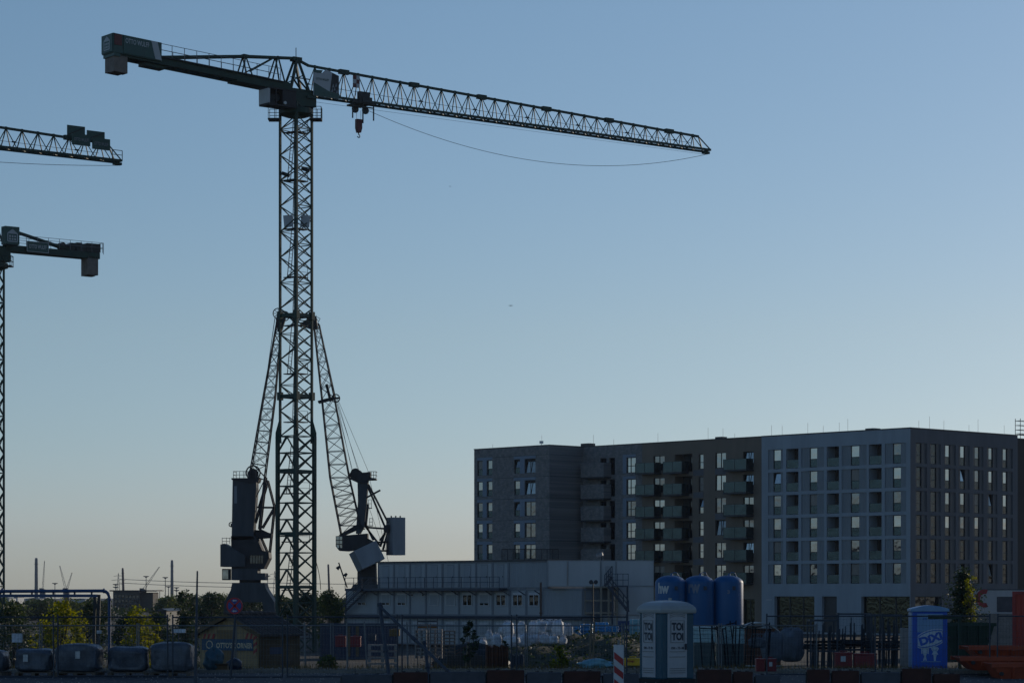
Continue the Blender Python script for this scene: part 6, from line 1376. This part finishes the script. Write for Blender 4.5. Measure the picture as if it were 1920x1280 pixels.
t = thing('guard_rail', 'short white pipe railing on the low wall left of the lettered container', 'railing', (px_x(1801,204.9), 205.15, pz(1147,205))); m = MB(); wd = 30/F*205; hh = 16/F*205
for i in range(4): m.bar((wd*i/3,0,0), (wd*i/3,0,hh), .05)
for q in (.5, 1): m.bar((0,0,hh*q), (wd,0,hh*q), .05)
m.build('rail', M_sign_g, t)
# storage racks with tubes
for i, (p0, p1, y0, D, l) in enumerate(((1520,1570,1160,96,'steel rack of upright tubes behind the left red crate'), (1572,1632,1148,98,'taller steel rack of stacked tubes in the middle behind the fence'), (1634,1690,1150,97,'steel rack of upright tubes left of the blue toilet'))):
    x0, x1 = px_x(p0,D), px_x(p1,D); zb = prof(D); hh = pz(y0,D)-zb; wd = x1-x0; t = thing('tube_rack', l, 'rack', (x0, D, zb), R((2,-3,4)[i]), 'racks of scaffold tubes'); m = MB()
    for x in (0, wd):
        for y in (0, .8): m.bar((x,y,0), (x,y,hh), .06)
    for z in (.15, hh*.55, hh-.05):
        for y in (0, .8): m.bar((0,y,z), (wd,y,z), .06)
        for x in (0, wd): m.bar((x,0,z), (x,.8,z), .06)
    m.build('frame', M_galvd, t); m = MB(); rnd = random.Random(i)
    for k in range(34): x = rnd.uniform(.08, wd-.08); y = rnd.uniform(.05,.75); m.tube((x,y,.15), (x+rnd.uniform(-.08,.08),y,hh*rnd.uniform(.6,.95)), .024, 6)
    m.build('tube', M_galvd, t); m = MB()
    for k in range(12): z = hh*.58+rnd.uniform(0,.3); y = rnd.uniform(.05,.75); m.tube((-.2,y,z), (wd+.2,y,z+rnd.uniform(-.03,.03)), .026, 6)
    m.build('lying_tube', M_dark, t)
t = thing('tarped_stack', 'brown stack under a curved pale sheet behind the grey bulk bags', 'covered stack', (px_x(1398,118), 118, PIT)); wd = 66/F*118; zt2 = pz(1178,118)-PIT; m = MB(); m.b(0, wd, 0, 1.4, 0, zt2); m.build('load', M_rust, t); m = MB()
for k in range(10): a, b = k/10, (k+1)/10; fz = lambda q: zt2+.02+.28*math.sin(math.pi*q)**.8-.25*q*q; m.prism([(wd*a*1.06-.08,-.1,fz(a)), (wd*b*1.06-.08,-.1,fz(b)), (wd*b*1.06-.08,-.1,fz(b)+.05), (wd*a*1.06-.08,-.1,fz(a)+.05)], (0,1.6,0))
m.build('cover', M_sign_g, t)
t = thing('concrete_block', 'rough grey concrete pillar block left of the blue toilet', 'block', (px_x(1690,93), 93, prof(93))); m = MB(); m.b(0, .34, 0, .4, 0, 1.95); m.build('block', M_conc, t, bevel=.03)

# ------------------------------------------------------------------ blue pipe bridge at the left
M_pipe = pm('blue_pipe_paint', (.015, .06, .16), .45, 0, .15, 2)
t = thing('pipeline', 'dark blue pipe bridge at the left edge bending down into the ground', 'pipe', (px_x(205,136), 136, PIT)); D = 136; r = .085
zp = pz(1107,D); pts = [Vector((px_x(-60,D), D, zp-.03)), Vector((px_x(192,D), D, zp))]; xb, zr = px_x(205,D), .36
m = MB(); m.tube(pts[0], pts[1], r, 12); prev = pts[1]
for k in range(1, 8): a = k/7*math.pi/2; q = Vector((pts[1].x+math.sin(a)*(xb-pts[1].x), D, zp-(1-math.cos(a))*zr)); m.tube(prev, q, r, 12); prev = q
m.tube(prev, (xb, D, PIT), r, 12)
for px in (5, 195): m.tube((px_x(px,D)-.04, D, zp), (px_x(px,D)+.04, D, zp), r*1.5, 14)
m.tube((xb, D, zp-.5), (xb, D, zp-.42), r*1.5, 14); m.build('pipe', M_pipe, t, True, smooth=False)
m = MB(); m.b(px_x(-60,D), px_x(183,D), D-.15, D+.15, pz(1119,D), pz(1113.5,D)); m.build('carrier_beam', M_pipe, t, True); m = MB()
for px in (-40, 178, 186): m.bar((px_x(px,D), D, pz(1114,D)), (px_x(px-4,D), D, PIT), .14)
m.bar((px_x(178,D), D, pz(1119,D)), (px_x(186,D), D, pz(1160,D)), .09); m.build('trestle_leg', M_dark, t, True); m = MB()
for px in (20, 60, 100, 140, 172): m.bar((px_x(px,D), D, pz(1114,D)), (px_x(px,D), D, zp-r), .09)
m.build('saddle', M_dark, t, True)
for px, py, w_, h_, D, l in ((32,1195,20,17,100,'small pale information board on a post behind the leftmost pallets'), (186,1184,9,6,100,'tiny white plate on a post left of the blue pipe foot'), (335,1182,26,7,110,'long blue-white notice board left of the tool hut')):
    t = thing('notice_board', l, 'sign', (px_x(px,D), D, prof(D))); s = D/F; m = MB(); m.tube((0,.03,0), (0,.03,pz(py,D)-prof(D)), .025, 7); m.build('post', M_galvd, t); m = MB(); z = pz(py,D)-prof(D); m.b(-w_*s/2, w_*s/2, -.02, .0, z-h_*s/2, z+h_*s/2); m.build('board', M_bag, t)

# ------------------------------------------------------------------ far skyline
M_stack = pm('chimney_concrete', (.12,.13,.15), .9, 0, .1, .02); M_stackr = pm('reddish_chimney', (.14,.085,.08), .9, 0, .1, .02)
def stack(label, px, y0, w0, w1, D, matr, lean=0, collar=True):
    zb = PIT; x = px_x(px,D); t = thing('chimney', label, 'chimney', (x, D, zb), 0); h_ = pz(y0,D)-zb; s = D/F; m = MB(); m.lathe([(w0*s/2,0),(w1*s/2,h_*.97),(w1*s*.4,h_),(w1*s*.35,h_+.3)], 16)
    if lean: m.v = [Vector((p.x+lean*s*p.z/h_, p.y, p.z)) for p in m.v]
    m.build('shaft', matr, t, smooth=True)
    if collar: m = MB(); z = h_*.86; r = (w0+(w1-w0)*.86)*s/2; m.tube((lean*s*.86,0,z), (lean*s*.86,0,z+.8*s), r*1.45, 16); m.build('gallery_ring', M_dark, t)
stack('tall thick grey chimney with domed top at the far left', 68, 1046, 7, 5.6, 2200, M_stack)
stack('tall slender pale grey chimney left of the tall pole', 322.5, 1050, 6.2, 5, 2200, M_stack)
stack('short reddish chimney behind the distant brown building', 232, 1065, 5.2, 4, 1500, M_stackr, -2)
stack('leaning pinkish chimney right of the tower crane', 618, 1058, 4.4, 3.6, 1600, M_stackr, -2.5, False)
M_far = pm('distant_grey_steel', (.07,.075,.085), .8)
def far_jib(label, pts, D, w0=3.0):
    t = thing('distant_crane', label, 'crane', (px_x(pts[0][0],D), D, PIT)); s = D/F; m = MB(); a, b = P(*pts[0],D), P(*pts[1],D); d = (b-a).normalized(); n = Vector((-d.z,0,d.x)); L_ = (b-a).length; k = 12
    for i in range(k):
        q0, q1 = i/k, (i+1)/k; w_ = lambda q: w0*s*(1-q*.75)/2
        p0, p1 = a.lerp(b,q0), a.lerp(b,q1)
        for sg in (-1,1): m.bar(p0+n*w_(q0)*sg, p1+n*w_(q1)*sg, .55*s)
        m.bar(p0+n*w_(q0)*(1 if i%2 else -1), p1+n*w_(q1)*(-1 if i%2 else 1), .4*s)
    m.build('boom', M_far, t, True); m = MB(); c = Vector((a.x, a.y, PIT)); m.b(c.x-5*s, c.x+5*s, c.y-4*s, c.y+4*s, PIT, a.z+2*s); m.b(c.x-6*s, c.x+2*s, c.y-3*s, c.y+3*s, a.z-2*s, a.z+4*s); m.build('base', M_far, t, True); return t
far_jib('thin upright distant crane boom right of the thick chimney', ((80,1106),(83.5,1051)), 1900); far_jib('left boom of the distant pair forming a V, the longer one', ((124,1106),(112,1060)), 1900, 4); far_jib('right boom of the distant pair forming a V, the shorter one', ((125,1106),(135,1073)), 1900, 3.5); far_jib('distant crane boom slanting up to the right over the brown building', ((268,1106),(299,1062)), 1300, 4)
def mast_light(px, y0, D, label, arms=1):
    t = thing('light_mast', label, 'light mast', (px_x(px,D), D, PIT), 0, 'distant yard light masts'); s = D/F; h_ = pz(y0,D)-PIT; m = MB(); m.tube((0,0,0), (0,0,h_), .9*s, 7, .6*s); m.build('pole', M_far, t); m = MB()
    for k in range(arms): m.b(-5*s, 5*s, -.8*s, .8*s, h_-.8*s-k*5*s, h_+.8*s-k*5*s); m.b(-2*s, 2*s, -1.5*s, 1.5*s, h_-2*s-k*5*s, h_-.8*s-k*5*s)
    m.build('lamp_bar', M_far, t)
for px, y0, D, l, a in ((103,1093,1200,'short light mast left of the distant V-shaped booms',1), (217,1095,1100,'light mast with two crossbars left of the distant brown building',2), (274,1080,900,'light mast in front of the distant brown building',1), (310,1082,900,'light mast with wide top left of the slender pale chimney',1), (331,1101,1000,'light mast with two crossbars right of the slender pale chimney',2), (299.5,1106,900,'thin low mast between two light masts',1), (316,1099,950,'thin short mast beside the slender pale chimney',1), (502,1079,700,'dark mast right of the left harbour crane cabin',1)): mast_light(px, y0, D, l, a)
def pylon(px, y0, D, label):
    t = thing('power_pylon', label, 'pylon', (px_x(px,D), D, PIT)); s = D/F; h_ = pz(y0,D)-PIT; m = MB(); wb = 4*s
    for sx in (-1,1):
        for sy in (-1,1): m.bar((sx*wb,sy*wb,0), (sx*.4*s,sy*.4*s,h_), .4*s)
    for k in range(9):
        z0, z1 = h_*k/9, h_*(k+1)/9; w0, w1 = wb*(1-k/9*.9), wb*(1-(k+1)/9*.9)
        for sg in (-1,1): m.bar((-w0*sg,-w0,z0), (w1*sg,-w1,z1), .3*s)
    m.build('tower', M_far, t); m = MB()
    for q, a in ((.62,11),(.76,13),(.9,9)): m.bar((-a*s,0,h_*q), (a*s,0,h_*q), .45*s); m.bar((-a*s,0,h_*q), (0,0,h_*q+2.5*s), .3*s); m.bar((a*s,0,h_*q), (0,0,h_*q+2.5*s), .3*s)
    m.build('crossarm', M_far, t)
pylon(222, 1074, 1700, 'power pylon with three crossarms left of the reddish chimney'); pylon(515, 1070, 1400, 'power pylon between left harbour crane and tower crane')
for i, (y0, y1) in enumerate(((1085,1093),(1092,1101))):
    m = MB(); m.path([P(225+(515-225)*k/14, y0+(y1-y0)*k/14+8*(k/14)*(1-k/14), 1700-300*k/14) for k in range(15)], .16, 4); tag(m.build('power_line', M_far), ('upper', 'lower')[i] + ' overhead cable running between the two distant pylons', 'cable')
m = MB(); m.path([P(515+(960-515)*k/14, 1092+3*math.sin(k/14*3.1), 1400) for k in range(15)], .14, 4); tag(m.build('power_line', M_far), 'overhead cable passing behind the tower crane to the right', 'cable')
D = 760; t = thing('office_building', 'distant dark brown flat-roofed building between the blue pipe and the slender chimney', 'building', (px_x(212,D), D, PIT)); wd = 73/F*D; hh = pz(1108,D)-PIT; M_fb = pm('distant_brown_facade', (.085,.075,.065), .9)
m = MB(); m.b(0, wd*.68, 0, 14, 0, hh); m.b(wd*.68, wd, 2, 14, 0, hh-.3); m.build('wall', M_fb, t); m = MB(); m.b(-1, wd+1.5, -.4, 14.4, hh, hh+.35); m.build('roof', M_dark, t)
for j in range(5):
    for i in range(7): m = MB(); m.b(.5+i*1.05, 1.1+i*1.05, -.03, .0, hh-1.9-j*1.35, hh-1.1-j*1.35); m.build('window', M_glassd, t)
for i, (p0, p1, y0, D, l) in enumerate(((-20,17,1119,1400,'pale distant shed at the left edge under the blue pipe'), (26,33,1117,1500,'narrow pale distant tower block behind the left bushes'), (48,75,1120,1450,'pale distant warehouse left of the sunlit bush'), (135,160,1121,1350,'pale distant warehouse right of the V-shaped booms'), (296,312,1140,430,'low dark shed right of the distant brown building'), (383,414,1121,900,'low dark green-roofed shed behind the trees right of the tall pole'))):
    t = thing('shed', l, 'shed', (px_x(p0,D), D, PIT)); wd = (p1-p0)/F*D; hh = pz(y0,D)-PIT; m = MB(); m.b(0, wd, 0, 20, 0, hh*.86); m.build('wall', M_cont if i < 4 else M_dark, t); m = MB(); m.prism([(-.4,-.4,hh*.862),(wd+.4,-.4,hh*.862),(wd*.5,-.4,hh)], (0,20.8,0)); m.build('roof', M_roof, t)
gr = MB(); rg = random.Random(8)
for _ in range(2600):
    x = rg.uniform(-17, 17); y = rg.choice((rg.uniform(74, 83.3), rg.uniform(82.2, 83.4), rg.uniform(83.8, 88))); q = rg.uniform(.012, .045); zz = .006 if y < 83.45 else .07
    a = rg.uniform(0, 6.28); c_, s_ = math.cos(a)*q, math.sin(a)*q; gr.add([(x+c_,y+s_,zz-.01), (x-s_,y+c_,zz-.01), (x-c_,y-s_,zz-.01), (x+s_,y-c_,zz-.01), (x+.2*c_,y+.2*s_,zz+q*.8)], [(0,1,4),(1,2,4),(2,3,4),(3,0,4)])
tag(gr.build('gravel', M_conc), 'loose gravel and crumbs on the road and kerb strip', 'gravel', kind='stuff')
# gulls in the sky
for px, py, D, sz, l in ((957.5, 573.5, 420, .58, 'gull with arched wings flying in the open sky'), (844, 350, 520, .35, 'tiny far gull gliding below the crane jib')):
    t = thing('gull', l, 'bird', P(px, py, D), R(20)); m = MB(); m.lathe([(.01,-.25),(.05,-.15),(.07,0),(.05,.15),(.015,.26)], 10); m.v = [Vector((p.x*sz*1.6, p.z*sz*1.6, p.y*sz*1.6)) for p in m.v]; m.build('body', M_dark, t, smooth=True)
    for s in (-1, 1): m = MB(); m.prism([(0,-.07*sz,0),(s*.32*sz,-.1*sz,.17*sz),(s*.32*sz,.06*sz,.17*sz),(0,.09*sz,0)], (0,0,.05)); m.prism([(s*.32*sz,-.1*sz,.17*sz),(s*.62*sz,-.02*sz,.0),(s*.6*sz,.03*sz,.0),(s*.32*sz,.06*sz,.17*sz)], (0,0,.05)); m.build('wing', M_dark, t)
# the two prototype panels were placed above; everything else stands where it was built

# ------------------------------------------------------------------ haze
hz = MB().b(-3000, 3000, -60, 4000, PIT-1.0, 90)
M_haze = bpy.data.materials.new('haze'); M_haze.use_nodes = True; hn_ = M_haze.node_tree; hn_.nodes.clear()
ho = hn_.nodes.new('ShaderNodeOutputMaterial'); hv = hn_.nodes.new('ShaderNodeVolumePrincipled'); hv.inputs['Density'].default_value = 0.00007; hv.inputs['Color'].default_value = (.72, .84, 1.0, 1); hv.inputs['Anisotropy'].default_value = 0.0
hn_.links.new(hv.outputs[0], ho.inputs['Volume'])
tag(hz.build('haze', M_haze), 'thin pale evening haze over the harbour and the yard', 'haze', kind='stuff')
